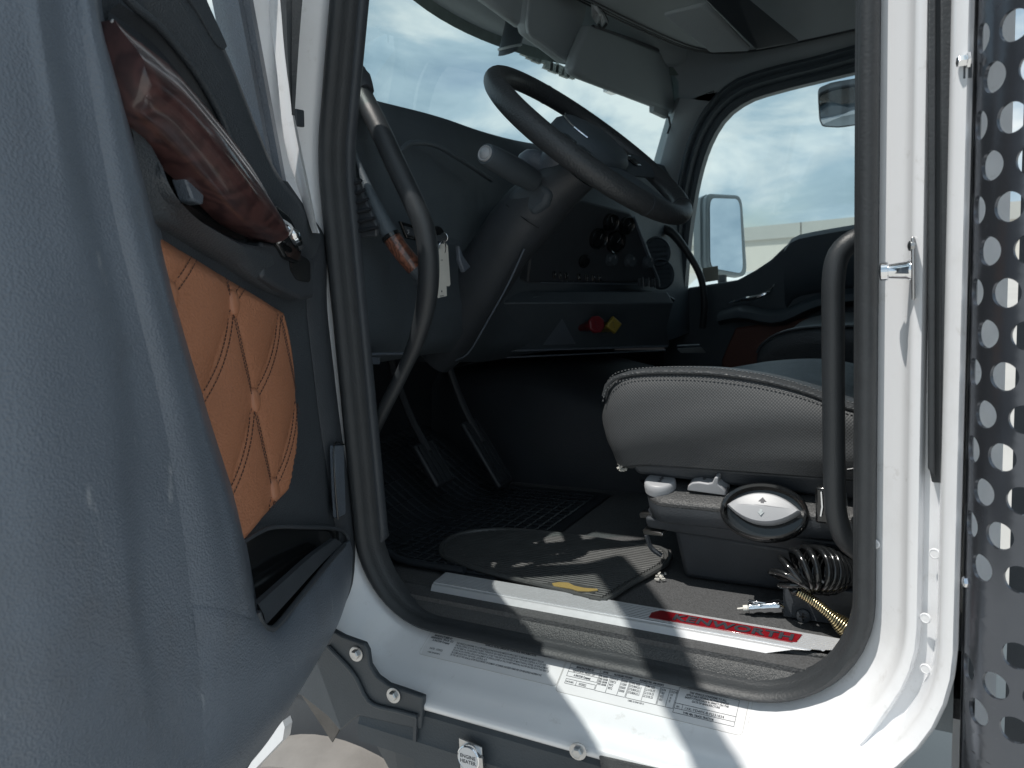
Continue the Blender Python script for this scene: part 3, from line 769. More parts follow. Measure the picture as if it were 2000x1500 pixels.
# lower seam of the kick panel
mb = MB().tube(cr([U(688, 470, y=1.14), U(694, 540, y=1.14), U(704, 620, y=1.14), U(716, 690, y=1.14)], 14), .0012, 6)
mb.tube([U(712, 692, y=1.14), U(800, 690, y=1.3)], .003, 6)
build('panel_seam', mb, M_trim, dash)
mb = MB().hexa([U(713, 697, y=1.14), U(742, 697, y=1.2), U(742, 712, y=1.2), U(713, 712, y=1.14)], [p + V((0, -.006, .002)) for p in (U(713, 697, y=1.14), U(742, 697, y=1.2), U(742, 712, y=1.2), U(713, 712, y=1.14))])
build('fuse_cover', mb, M_trim, dash, bevel=.002)
# rocker switches and ignition area near the wood spear
bez = build('switch_bezel', MB().prism([U(*p, x=-.985) for p in ((776, 432), (838, 452), (842, 478), (790, 466))], (.008, 0, 0)), M_black, dash, bevel=.002)
for q in ((786, 441, 805, 464), (808, 447, 828, 471)):
    sw = build('rocker_switch', MB().prism([U(*p, x=-.977) for p in ((q[0], q[1]), (q[2], q[1] + 6), (q[2] + 4, q[3]), (q[0] + 7, q[3] - 4))], (.006, 0, 0)), M_dark, bez, bevel=.0015)
    c = U((q[0] + q[2]) / 2 + 2, (q[1] + q[3]) / 2, x=-.9705)
    mk = MB().box(c + V((0, 0, .003)), (.0006, .006, .0012)).box(c + V((0, .001, -.001)), (.0006, .003, .003)).box(c + V((0, -.002, -.004)), (.0006, .005, .001))
    build('switch_symbol', mk, M_knob, sw)
# knob below the key and odd bright bits
mb = MB().lathe([(.012, 0), (.012, .008), (.009, .010), (.009, .003), (0, .003)], frame_of((1, -.3, .2), (0, 0, 1), U(824, 478, x=-.98)), 20)
build('dimmer_knob', mb, M_black, dash, smooth=40)
key_o = U(866, 455, x=-.93)
mb = MB().lathe([(.016, 0), (.016, .03), (.013, .034), (0, .034)], frame_of((1, -.25, .25), (0, 0, 1), key_o + V((-.045, .012, -.006))), 24)
build('ignition_lock', mb, M_black, dash, smooth=40)
mb = MB().hexa([U(868, 463, x=-.96), U(900, 470, x=-.97), U(898, 476, x=-.96), U(868, 470, x=-.95)], [p + V((.002, -.003, -.006)) for p in (U(868, 463, x=-.96), U(900, 470, x=-.97), U(898, 476, x=-.96), U(868, 470, x=-.95))])
build('key_shelf', mb, M_dash, dash)
# little tapered lever beside the key
mb = MB().prism([U(*p, x=-.97) for p in ((887, 473), (897, 500), (912, 522), (899, 533), (890, 508))], (.012, 0, 0))
build('tilt_lever', mb, M_trim, dash, bevel=.003)

# steering column: shroud, boot, lower cover
C0, N0 = V((-.696, 1.60, .257)), V((.676, 0, .737)).normalized()
def axis(p, r, yy):
    return U(*p, y=yy)
rows = []
for (px, py, yy, ry, rz) in ((1128, 335, 1.6, .05, .05), (1085, 365, 1.6, .065, .06), (1040, 410, 1.6, .075, .07), (1000, 455, 1.6, .07, .07), (950, 530, 1.62, .062, .075), (905, 605, 1.64, .06, .075), (872, 668, 1.66, .058, .065), (850, 700, 1.66, .045, .05)):
    c = U(px, py, y=yy)
    rows.append([c + V((0, ry * math.cos(2 * PI * k / 20), 0)) + V((-.66, 0, .75)) * (rz * math.sin(2 * PI * k / 20)) for k in range(20)])
build('column_cover', MB().grid(rows, True, True, True), M_dark, dash, smooth=60)
mb = MB().tube(cr([U(1024, 486, y=1.555), U(992, 556, y=1.565), U(952, 628, y=1.58), U(916, 688, y=1.59), U(890, 704, y=1.60)], 24), .0022, 6)
build('column_seam', mb, M_trim, dash)
mb = MB().tube(cr([U(988, 400, y=1.53), U(1030, 432, y=1.53), U(1052, 446, y=1.54)], 12), .0014, 6)
build('column_seam', mb, M_well, dash)
# pale upper shroud with the stalk socket
pts = [U(*p, y=1.53) for p in ((1040, 340), (1078, 375), (1066, 402), (1040, 424), (1000, 398), (985, 385), (1005, 366), (1022, 360))]
mb = MB().prism(pts, (0, .14, 0))
build('column_shroud', mb, M_dash, dash, bevel=.014, seg=3)
mb = MB().tube(cr([U(1020, 330, y=1.56), U(1035, 316, y=1.57), U(1062, 322, y=1.58), U(1085, 312, y=1.58), U(1100, 300, y=1.58), U(1128, 318, y=1.6)], 20), [.02, .023, .026, .028, .028, .027, .026, .026, .027, .029, .031, .033, .034, .034, .034, .034, .034, .034, .034, .03], 16)
build('column_boot', mb, M_trim, dash, smooth=60)
a, b = U(948, 300, y=1.36), U(1040, 352, y=1.52)
axs = (a - b).normalized(); Ls = (a - b).length
Ms = frame_of(axs, (0, 0, 1), b)
stalk = build('control_stalk', MB().lathe([(.024, 0), (.027, Ls * .4), (.0245, Ls * .8), (.022, Ls * .97), (.0205, Ls)], Ms, 28), M_dash, dash, smooth=40, label='thick black control stalk with grey end button')
build('end_button', MB().lathe([(.0165, Ls), (.0165, Ls + .003), (.0150, Ls + .005), (.0135, Ls + .0045), (.0125, Ls + .0035), (.010, Ls + .006), (.005, Ls + .0085), (0, Ls + .009)], Ms, 28), M_knob, stalk, smooth=50)

# centre panel, angled to the driver
pA, pB, pC = U(1060, 400, y=1.9), U(1030, 588, y=1.9), U(1302, 574, y=2.45)
pn = (pB - pA).cross(pC - pA).normalized()
if pn.x < 0: pn = -pn
def CP(px, py, lift=0): return UP(px, py, pA + pn * lift, pn)
cpan = build('centre_panel', MB().prism([CP(*p) for p in ((1046, 400), (1140, 392), (1230, 415), (1244, 428), (1262, 470), (1289, 546), (1291, 552), (1030, 552))], pn * -.06), M_dark, dash, bevel=.006, label='gauge and switch panel angled towards the driver')
mb = MB().tube([CP(1238, 424, .003), CP(1258, 478, .004), CP(1286, 548, .004)], .0045, 8)
mb.tube([CP(1056, 552, .004), CP(1290, 556, .004)], .002, 6)
build('panel_edge', mb, M_trim, cpan)
for (px, py, r) in ((1166, 466, .031), (1200, 472, .034), (1190, 434, .026), (1221, 440, .026)):
    M = frame_of(pn, (0, 0, 1), CP(px, py, .001))
    gg = build('gauge', MB().lathe([(r, 0), (r * 1.02, .012), (r * .97, .015), (r * .88, .013), (r * .86, .006)], M, 28), M_black, cpan, smooth=50)
    build('gauge_glass', MB().lathe([(r * .87, .007), (r * .5, .0095), (0, .0105)], M, 24), M_black, gg, smooth=60)
    nd = MB(); t = random.uniform(.3, 2.4)
    nd.box(M @ V((math.cos(t) * r * .3, math.sin(t) * r * .3, .0108)), (.001, .001, r * .6), Matrix.Rotation(t - PI / 2, 3, pn))
    build('needle', nd, M_knob, gg)
for (px, py) in ((1192, 506), (1228, 509), (1263, 512)):
    M = frame_of(pn, (0, 0, 1), CP(px, py, .001))
    kb = build('climate_knob', MB().lathe([(.021, 0), (.021, .003), (.017, .004), (.016, .016), (.0145, .018), (0, .018)], M, 28), M_dash, cpan, smooth=40)
    build('knob_mark', MB().box(M @ V((.002, .009, .0184)), (.001, .002, .008)), M_knob, kb)
M = frame_of(pn, (0, 0, 1), CP(1140, 510, .001))
build('round_switch', MB().lathe([(.020, 0), (.020, .004), (.013, .006), (.013, .012), (0, .012)], M, 24), M_black, cpan, smooth=40)
for i, (px, py) in enumerate([(1083, 537), (1094, 538), (1106, 540), (1131, 541), (1146, 542), (1159, 543), (1171, 544)]):
    c = CP(px, py, .002); M = frame_of(pn, (0, 0, 1), c)
    o = build('rocker_switch', MB().box(c, (.004, .016, .02), frame_of((0, 0, 1), pn).to_3x3() if False else None), M_black, cpan, bevel=.001)
    s = MB(); rr = random.Random(i)
    for q in range(3):
        s.box(M @ V((rr.uniform(-.004, .004), rr.uniform(-.003, .006), .0032)), (.0006, rr.uniform(.001, .004), rr.uniform(.001, .004)))
    build('switch_symbol', s, M_knob, o)
mb = MB()
for px, py in ((1098, 549), (1108, 550), (1120, 550), (1148, 551), (1160, 552)):
    mb.box(CP(px, py, .004), (.001, .005, .0009))
build('small_print', mb, M_knob, cpan)
for i in range(4):
    px = 1250 + i * 11.5
    c = CP(px, 551 + i * 1.0, .006)
    build('rocker_switch', MB().box(c, (.012, .017, .024)), M_dark, cpan, bevel=.003)
    if i < 3:
        build('switch_divider', MB().tube([CP(px + 5.8, 541 + i, .012), CP(px + 7.5, 562 + i, .012)], .0011, 6), M_knob, cpan)
# ledge lip under the panel, then the lower fascia with the two brake valves
rows = []
for p in cr([CP(1040, 580, .0), CP(1150, 576, .012), CP(1250, 577, .02), CP(1300, 579, .018), CP(1317, 586, -.01)], 20):
    rows.append([p + V((-.05, .02, .02)), p + V((0, 0, .006)), p + V((.004, 0, 0)), p + V((0, 0, -.005)), p + V((-.05, .02, -.012))])
build('fascia_lip', MB().grid(rows), M_dash, dash, smooth=50)
fA, fB, fC = U(1060, 590, y=1.92), U(960, 690, y=1.92), U(1312, 678, y=2.40)
fn = (fB - fA).cross(fC - fA).normalized()
if fn.x < 0: fn = -fn
def FP(px, py, l=0): return UP(px, py, fA + fn * l, fn)
fas = build('lower_fascia', MB().prism([FP(*p) for p in ((985, 592), (1316, 592), (1303, 640), (1308, 676), (960, 686))], fn * -.05), M_dash, dash, bevel=.004)
mb = MB().tube([FP(962, 686, .003), FP(1304, 676, .003)], .0035, 6).tube([FP(950, 700, .0), FP(1300, 684, .0)], .0025, 6)
mb.tube([FP(1322, 676, -.01), FP(1366, 674, -.03)], .003, 6)
build('fascia_edge', mb, M_trim, fas)
mb = MB().hexa([FP(1322, 682, -.01), FP(1368, 679, -.03), FP(1378, 690, -.03), FP(1330, 690, -.01)], [p + V((.004, -.004, .004)) for p in (FP(1322, 682, -.01), FP(1368, 679, -.03), FP(1378, 690, -.03), FP(1330, 690, -.01))])
build('glovebox_latch', mb, M_console, fas, bevel=.002)
mb = MB().add([FP(1098, 622, .003), FP(1125, 672, .003), FP(1060, 674, .003)], [(0, 1, 2)])
build('emblem_panel', mb, M_trim, fas, smooth=0)
vn = V((.55, -.6, .2)).normalized()
def valve(px0, py0, px1, py1, m, sides, lab, sq):
    a = FP(px0, py0, .0); b = a + (fn * .075)
    b = UP(px1, py1, a + fn * .07, fn)
    ax = (b - a).normalized(); L_ = (b - a).length; M = frame_of(ax, (0, 0, 1), a)
    v = build('brake_valve', MB().lathe([(.011, 0), (.011, L_ * .3), (.015, L_ * .45), (.013, L_)], M, 16), m, dash, smooth=40, label=lab)
    f = frame_of((.75, -.62, .12), (0, 0, 1), b)
    rot = Matrix.Rotation(PI / sides if not sq else 0, 4, 'Z')
    n = sides
    build('valve_head', MB().lathe([(.024, -.004), (.026, 0), (.026, .008), (.022, .012), (0, .012)], f @ rot, n), m, v, bevel=.002)
    s = MB()
    for q in range(3):
        s.box(f @ V((-.004 + .001 * q, .007 - .007 * q, .0124)), (.0008, .014 - .002 * q, .002))
    build('valve_print', s, M_blackink, v)
valve(1136, 640, 1163, 634, M_redknob, 8, 'red octagonal push-pull brake knob', False)
valve(1178, 642, 1197, 635, M_yellow, 4, 'yellow diamond push-pull brake knob', True)
# passenger end of the dash: round vents
for (px, py) in ((1284, 492), (1291, 535)):
    c = U(px, py, y=2.55); M = frame_of((.75, -.65, .1), (0, 0, 1), c)
    vv = build('air_vent', MB().lathe([(.05, -.01), (.054, 0), (.048, .006), (.044, 0)], M, 28), M_dash, dash, smooth=50)
    s = MB()
    for q in range(5):
        s.box(M @ V((0, -.032 + .016 * q, -.002)), (.07, .006, .004), M.to_3x3())
    build('slat', s, M_dark, vv)
# pedals
for nm, px, py, yy, w, h, lab in (('pedal', 846, 905, 1.50, .075, .12, 'brake pedal'), ('pedal', 950, 885, 1.68, .07, .20, 'long accelerator pedal')):
    c = U(px, py, y=yy)
    Mr = Matrix.Rotation(math.radians(-32), 3, 'Y')
    p_ = build(nm, MB().box(c, (.016, w, h), Mr), M_pedal, dash, bevel=.006, label=lab)
    s = MB()
    for q in range(4):
        s.box(c + Mr @ V((.010, -w * .36 + w * .24 * q, 0)), (.004, .006, h * .86), Mr)
    build('tread_rib', s, M_pedal, p_)
    build('pedal_arm', MB().tube(cr([c + V((-.01, 0, .03)), c + V((-.06, 0, .12)), c + V((-.10, 0, .24)), c + V((-.12, 0, .36))], 10), .010, 8), M_pedal, p_)

# key ring with two tags
krt = thing('key_ring', 'split key ring with two white paper tags hanging from the ignition key', 'key ring', key_o)
ko = U(862, 470, x=-.925)
build('key', MB().box(ko + V((-.012, .004, .006)), (.04, .003, .012)).lathe([(.010, 0), (.010, .003)], frame_of((0, -1, 0), (0, 0, 1), ko + V((.006, .004, .006))), 14), M_chrome, krt, bevel=.0008)
rc = U(863, 487, x=-.92)
build('split_ring', MB().tube([rc + V((0.004 * math.sin(2 * PI * k / 28), .013 * math.cos(2 * PI * k / 28), .016 * math.sin(2 * PI * k / 28))) for k in range(28)], .0013, 8, closed=True), M_chrome, krt)
def tagmesh(pts, x, thick=.001):
    return MB().prism([U(*p, x=x) for p in pts], (thick, 0, 0))
build('paper_tag', tagmesh([(854, 478), (870, 475), (874, 480), (879, 556), (877, 559), (868, 559)], -.922), M_tag, krt, label='longer white paper tag, rear of the two')
t2 = build('paper_tag', tagmesh([(852, 487), (866, 484), (869, 500), (872, 578), (855, 582), (853, 562), (850, 558), (850, 500)], -.915), M_tag, krt, label='narrow white tag, front of the two')
for q_, s_ in ((U(863, 569, x=-.9125), (.0008, .0022, .0035)), (U(863, 508, x=-.9125), (.0008, .007, .001)), (U(863, 578, x=-.9125), (.0008, .013, .0012))):
    build('tag_marking', MB().box(q_, s_), M_blackink, t2)

# ================================================================== STEERING WHEEL
sw = thing('steering_wheel', 'large black steering wheel tilted on its column above the seat', 'steering wheel', C0)
td = V((-.737, 0, .676)).normalized(); yd = V((0, 1, 0))
def W3(a, r, h=0): return C0 + (yd * math.cos(a) + td * math.sin(a)) * r + N0 * h
RW = .248
rim = build('rim', MB().tube([W3(2 * PI * k / 96, RW) for k in range(96)], [.0215 + .003 * max(0, math.cos(2 * PI * k / 96 * 1 - PI)) for k in range(96)], 20, closed=True, up=N0), M_seatlea, sw, smooth=60)
for a in (math.radians(118), math.radians(62), math.radians(242), math.radians(298)):
    build('rim_seam', MB().tube([W3(a + q, RW) for q in (-.006, 0, .006)], .0222 if a < 3 else .0238, 20, up=N0), M_dark, rim)
mb = MB()
def spoke(a0, w0, w1, r0, r1, h0, h1):
    rows = []
    for i in range(9):
        t = i / 8; r = r0 + (r1 - r0) * t; w = w0 + (w1 - w0) * t; h = h0 + (h1 - h0) * t
        c = W3(a0, r, h); s = (yd * -math.sin(a0) + td * math.cos(a0))
        rows.append([c + s * (w * math.cos(2 * PI * k / 14)) + N0 * (.014 * math.sin(2 * PI * k / 14)) for k in range(14)])
    return rows
for a in (math.radians(180 + 12), math.radians(-12)):
    s_ = build('spoke', MB().grid(spoke(a, .07, .045, .07, RW, -.015, 0), True, True, True), M_dash, sw, smooth=60)
    bz = MB()
    for q in range(2):
        c = W3(a + .12 - .24 * q, .155, .006); bz.box(c, (.05, .03, .006), frame_of(N0, td).to_3x3())
    build('thumb_switch', bz, M_black, s_, bevel=.003)
s_ = build('spoke', MB().grid(spoke(math.radians(-90), .075, .05, .07, RW, -.015, 0), True, True, True), M_dash, sw, smooth=60)
rows = []
for rr_, hh in ((.098, -.05), (.105, -.02), (.10, .006), (.085, .022), (.05, .030), (.0, .033)):
    rows.append([W3(2 * PI * k / 32, rr_ * (1.0 + .12 * math.cos(4 * PI * k / 32)), hh) for k in range(32)])
hub = build('hub_pad', MB().grid(rows, True, True), M_dash, sw, smooth=50)
build('pad_trim', MB().tube([W3(a, .088 * (1 + .12 * math.cos(2 * a)), .0215) for a in [math.radians(120 + 5 * k) for k in range(16)]], .0022, 6), M_chrome, hub)

# ================================================================== GRAB BARS
gb = thing('grab_bar', 'black curved grab bar on the front door pillar beside the dashboard', 'grab bar', U(690, 145, y=1.19), 'grab bars in the cab')
path = cr([U(694, 158, y=1.195), U(712, 195, y=1.185), U(738, 245, y=1.17), U(775, 325, y=1.155), U(808, 395, y=1.15), U(828, 445, y=1.15), U(837, 505, y=1.15), U(834, 580, y=1.15), U(815, 660, y=1.15), U(785, 730, y=1.15), U(752, 795, y=1.15), U(722, 856, y=1.155)], 60)
build('bar_tube', MB().tube(path, [.0195 - .0065 * sm(.55, .8, i / 59) for i in range(60)], 16), M_grabbar, gb, smooth=60)
c = U(695, 150, y=1.20)
build('mounting_foot', MB().tube(cr([U(684, 140, y=1.215), U(694, 148, y=1.205), U(705, 165, y=1.195), U(712, 180, y=1.19)], 8), [.014, .021, .025, .023, .025, .023, .021, .019], 14), M_dark, gb, smooth=60)
gb2 = thing('grab_bar', 'upright black grab bar beside the driver seat at the rear edge of the doorway', 'grab bar', U(1630, 1080, y=1.17), 'grab bars in the cab')
path = cr([U(1720, 455, y=1.20), U(1690, 462, y=1.19), U(1660, 474, y=1.18), U(1637, 500, y=1.175), U(1628, 545, y=1.17), U(1627, 620, y=1.17), U(1628, 800, y=1.17), U(1630, 960, y=1.17), U(1636, 1015, y=1.172), U(1652, 1055, y=1.178), U(1690, 1085, y=1.19), U(1720, 1100, y=1.20)], 60)
build('bar_tube', MB().tube(path, .0155, 16), M_grabbar, gb2, smooth=60)
build('mounting_foot', MB().lathe([(.03, 0), (.03, .006), (.02, .012)], frame_of((-1, 0, 0), (0, 0, 1), U(1712, 1096, y=1.2)), 18), M_dark, gb2)
gb3 = thing('grab_bar', 'black curved grab bar on the far windshield pillar beside the passenger window', 'grab bar', U(1270, 440, y=2.85), 'grab bars in the cab')
path = cr([U(1272, 440, y=2.86), U(1292, 446, y=2.84), U(1312, 455, y=2.83), U(1332, 478, y=2.83), U(1352, 508, y=2.83), U(1368, 540, y=2.83), U(1374, 570, y=2.83), U(1376, 600, y=2.83), U(1372, 640, y=2.84)], 36)
build('bar_tube', MB().tube(path, [.0165 - .004 * sm(.2, .5, i / 35) for i in range(36)], 14), M_grabbar, gb3, smooth=60)
build('mounting_foot', MB().tube(cr([U(1262, 434, y=2.87), U(1275, 441, y=2.86), U(1296, 448, y=2.845)], 8), [.02, .027, .031, .033, .033, .032, .029, .022], 14), M_dark, gb3, smooth=60)

# ================================================================== SUN VISORS AND THINGS AT THE HEADER
def slab(name, pts, x, th, m, parent, bevel):
    return build(name, MB().prism([U(*p, x=x) for p in pts], (th, .25 * th, 0)), m, parent, bevel=bevel, seg=4)
vis = thing('sun_visor', 'wide grey sun visor folded down in front of the passenger', 'sun visor', U(1230, 90, x=-.95), 'sun visors along the windshield')
slab('visor_panel', [(1150, 48), (1168, 52), (1310, 108), (1330, 128), (1341, 160), (1336, 196), (1328, 222), (1318, 221), (1140, 152), (1126, 144), (1120, 130), (1128, 100)], -.95, -.03, M_visor, vis, .011)
build('hinge_rod', MB().tube(cr([U(1158, 52, x=-.955), U(1240, 80, x=-.955), U(1318, 112, x=-.955)], 8), .006, 8), M_dark, vis)
build('hinge_bracket', MB().tube(cr([U(1318, 112, x=-.96), U(1332, 130, x=-.985), U(1342, 160, x=-1.0), U(1338, 192, x=-1.0)], 12), .010, 8), M_dark, vis)
build('ticket_clip', MB().prism([U(*p, x=-.955) for p in ((1278, 205), (1306, 217), (1306, 231), (1278, 218))], (-.02, 0, 0)), M_console, vis, bevel=.002)
build('pull_cord', MB().tube([U(1306, 228, x=-.955), U(1309, 245, x=-.955), U(1304, 260, x=-.955)], .004, 6), M_dark, vis)
vis2 = thing('sun_visor', 'grey sun visor folded down over the steering wheel, rounded lower corner', 'sun visor', U(1090, 10, x=-.98), 'sun visors along the windshield')
slab('visor_panel', [(1040, -40), (1150, -40), (1146, 30), (1128, 95), (1116, 121), (1106, 121), (1050, 78), (1034, 66), (1029, 50)], -.99, -.03, M_visor, vis2, .011)
build('visor_edge', MB().tube(cr([U(1036, -40, x=-.988), U(1029, 46, x=-.988), U(1036, 68, x=-.988), U(1052, 79, x=-.988), U(1106, 120, x=-.988)], 30), .005, 8), M_console, vis2)
vis3 = thing('sun_visor', 'narrow grey visor edge high at the windshield nearest the driver door', 'sun visor', U(990, -10, x=-1.0), 'sun visors along the windshield')
slab('visor_panel', [(930, -40), (1010, -60), (1042, 20), (1030, 52), (1020, 52), (950, 0)], -1.01, -.025, M_visor, vis3, .010)
cam_h = thing('sensor_housing', 'rounded dark sensor housing hanging from the top of the windshield', 'sensor housing', U(1000, 70, x=-1.16))
rows = []
for (px, py, r) in ((1015, 10, .05), (1010, 40, .052), (1003, 68, .048), (996, 92, .042), (992, 103, .025)):
    c = U(px, py, x=-1.13)
    rows.append([c + V((.03 * math.cos(2 * PI * k / 18), r * math.sin(2 * PI * k / 18) * .95, .012 * math.sin(2 * PI * k / 18))) for k in range(18)])
build('housing', MB().grid(rows, True, True, True), M_dash, cam_h, smooth=60)
build('lens_ring', MB().tube([p + V((0, 0, 0)) for p in rows[3]], .004, 6, closed=True), M_console, cam_h)
pw = thing('plastic_wrap', 'torn scrap of clear plastic film caught on the visor hinge', 'plastic film', U(1165, 25, x=-.93))
rr = random.Random(3); rows = []
for i in range(6):
    rows.append([U(1148 + 6 * j + 2 * i + rr.uniform(-2, 2), -20 + 12 * i + rr.uniform(-4, 4) + (0 if i < 5 else 3 * (j % 2) * 3), x=-.93 + rr.uniform(-.012, .012)) for j in range(6)])
build('film_sheet', MB().grid(rows), M_plasticwrap, pw, smooth=0)
cable = MB().tube(cr([U(1182, -10, x=-.93), U(1178, 20, x=-.93), U(1186, 42, x=-.93), U(1176, 56, x=-.93), U(1170, 48, x=-.93)], 20), .004, 8)
tag(build('loose_cable', cable, M_rubber), 'short black cable loop dangling beside the torn plastic film', 'cable')
# bits of the roof marker harness behind the glass
mb = MB()
rr = random.Random(5)
for k in range(9):
    px = 1020 + 11 * k; py = 100 + 6.0 * k + rr.uniform(-4, 4)
    p = [U(px + rr.uniform(-5, 5), py - 12, x=-1.27), U(px + 12, py - 4, x=-1.27), U(px + 10, py + 12, x=-1.27), U(px - 6, py + 6, x=-1.27)]
    mb.prism(p, (.01, 0, 0))
build('wiper_linkage', mb, M_parapet, cab)
# ================================================================== DRIVER SEAT
seat = thing('driver_seat', 'dark driver seat with perforated cloth side above a pebbled control panel', 'seat', (-.33, 1.55, -.607))
YS = 1.30
seam = cr([U(*p, y=YS) for p in ((1181, 775), (1188, 752), (1207, 738), (1250, 730), (1320, 728), (1400, 731), (1490, 744), (1570, 765), (1650, 795), (1740, 815))], 26)
bott = cr([U(*p, y=YS + .01) for p in ((1190, 868), (1196, 888), (1212, 908), (1260, 904), (1330, 908), (1410, 914), (1490, 920), (1570, 926), (1650, 932), (1740, 940))], 26)
fard = cr([U(*p, y=1.79) for p in ((1196, 752), (1216, 742), (1260, 735), (1330, 729), (1400, 716), (1480, 703), (1560, 699), (1620, 706), (1680, 722), (1740, 735))], 26)
rows = []
for i in range(26):
    s_, b_, f_ = seam[i], bott[i], fard[i]
    nose = max(0, 1 - i / 5.0) ** 2
    x = s_.x
    zc = (s_.z + f_.z) / 2 - .018
    rows.append([V((x + .02 * nose, YS + .012, b_.z + .01)), V((x, YS + .004, s_.z - .004)), V((x, YS + .012, s_.z + .003)), V((x, YS + .03, s_.z + .006)), V((x, YS + .07, s_.z + .002)), V((x, YS + .14, (s_.z + zc) / 2)), V((x, YS + .25, zc)),
                 V((f_.x + .04, YS + .36, (zc + f_.z) / 2)), V((f_.x + .04, 1.74, f_.z - .003)), V((f_.x + .04, 1.78, f_.z)), V((f_.x + .04, 1.815, f_.z - .02)), V((f_.x + .04, 1.82, b_.z))])
build('seat_cushion', MB().grid(rows, True, True, True), M_seatlea, seat, smooth=70)
rows = []
rr = random.Random(11)
for j in range(13):
    v = j / 12; row = []
    for i in range(26):
        p = seam[i].lerp(bott[i], v)
        bul = math.sin(PI * min(1, v * 1.05)) ** .7 * .020 if v < .95 else 0
        # soft horizontal folds
        fold = .0022 * math.sin(9 * v + 5 * p.x * 3) * math.sin(PI * v) + .0018 * math.sin(21 * p.x + 11 * v) * math.sin(PI * v)
        nose = max(0, 1 - i / 4.0) ** 2 * .03
        row.append(V((p.x - math.sin(PI * v) * (.012 if i < 4 else .0) * (1 - i / 4), YS - bul + fold + nose, p.z)))
    rows.append(row)
side = build('side_panel', MB().grid(rows), M_seatmesh, seat, smooth=80, label='grey perforated cloth side of the cushion')
# smooth leather skirt strip along the bottom of the side
rows = []
for i in range(26):
    p = seam[i].lerp(bott[i], .80); q = bott[i]
    nose = max(0, 1 - i / 4.0) ** 2 * .03
    rows.append([p + V((0, -.0125 + nose, 0)), p.lerp(q, .1) + V((0, -.0155 + nose, 0)), p.lerp(q, .6) + V((0, -.009 + nose, 0)), q + V((0, -.001 + nose, -.004)), q + V((0, .02, -.012))])
build('skirt', MB().grid(rows), M_seatlea, seat, smooth=70)
pip = [p + V((0, -.003, .002)) for p in seam]
build('piping', MB().tube(pip, .0045, 8), M_seatlea, seat)
mb = MB()
fine = cr(pip, 150)
for k, (dz, dy) in enumerate(((-.009, -.0062), (.0075, .006))):
    for i in range(0, 149, 2):
        mb.tube([fine[i] + V((0, dy, dz)), fine[i].lerp(fine[i + 1], .9) + V((0, dy, dz))], .0011, 5)
build('stitching', mb, M_thread, seat)
# under-cushion pan
mb = MB().hexa([V((-.52, 1.33, -.40)), V((-.06, 1.33, -.42)), V((-.06, 1.80, -.42)), V((-.52, 1.80, -.40))], [V((-.53, 1.315, -.372)), V((-.06, 1.315, -.37)), V((-.06, 1.81, -.37)), V((-.53, 1.81, -.372))])
build('seat_pan', mb, M_dark, seat, bevel=.01)
# control panel: pebbled shelf with rounded lip and dark fascia
st_ = [(1250, 938, 1254, 966, 1258, 992), (1262, 934, 1262, 975, 1266, 1006), (1300, 932, 1310, 980, 1312, 1018), (1400, 938, 1410, 990, 1412, 1028), (1500, 945, 1500, 998, 1502, 1040), (1600, 952, 1600, 1005, 1602, 1048), (1740, 962, 1740, 1016, 1742, 1058)]
rows = []
prev = []
for ch in range(3):
    prev.append(cr([U(s[2 * ch], s[2 * ch + 1], y=(1.365, 1.285, 1.292)[ch]) for s in st_], 30))
rows = []
for i in range(30):
    a, b, c = prev[0][i], prev[1][i], prev[2][i]
    e = max(0, 1 - i / 3.0) * .03
    rows.append([a + V((0, .03, -.01)), a, a.lerp(b, .5) + V((0, e * .3, .002)), a.lerp(b, .92) + V((0, e, .0015)), b + V((0, -.002 + e, -.003)), b.lerp(c, .12) + V((0, -.003 + e, 0)), b.lerp(c, .6) + V((0, -.002 + e, 0)), c + V((0, e, 0)), c + V((0, .02 + e, -.008)), c + V((0, .06, -.01))])
cp_ = build('control_panel', MB().grid(rows), M_speckle, seat, smooth=50, label='pebbled grey shelf of seat controls')
rows = []
for i in range(30):
    a, b, c = prev[0][i], prev[1][i], prev[2][i]; e = max(0, 1 - i / 3.0) * .03
    rows.append([b.lerp(c, .25) + V((0, -.0045 + e, 0)), b.lerp(c, .5) + V((0, -.0055 + e, 0)), c + V((0, -.004 + e, 0)), c + V((0, .004 + e, -.006)), c + V((0, .02, -.010))])
build('fascia', MB().grid(rows), M_dark, cp_, smooth=50)
# round tilt button
o_ = U(1290, 951, y=1.325); ax_ = V((.05, -.22, .97)).normalized()
M = frame_of(ax_, (0, 1, 0), o_)
rk = build('round_button', MB().lathe([(.0285, -.006), (.0295, .004), (.0288, .012), (.0262, .0155), (.0235, .0162), (0, .0155)], M, 36), M_knob, seat, smooth=50, label='round light grey seat button with two small arrows')
def arrow(M, x, y, s, up=1, z=0):
    pts = [(-.5, 0), (0, .55), (.5, 0), (.2, 0), (.2, -.5), (-.2, -.5), (-.2, 0)]
    return [M @ V((x + p[0] * s, y + p[1] * s * up, z)) for p in pts]
mb = MB().prism(arrow(M, .002, .004, .011, -1, .0162), ax_ * .0006).prism(arrow(M, .002, -.006, .009, -1, .0162), ax_ * .0006)
build('arrow_mark', mb, M_knobdk, rk)
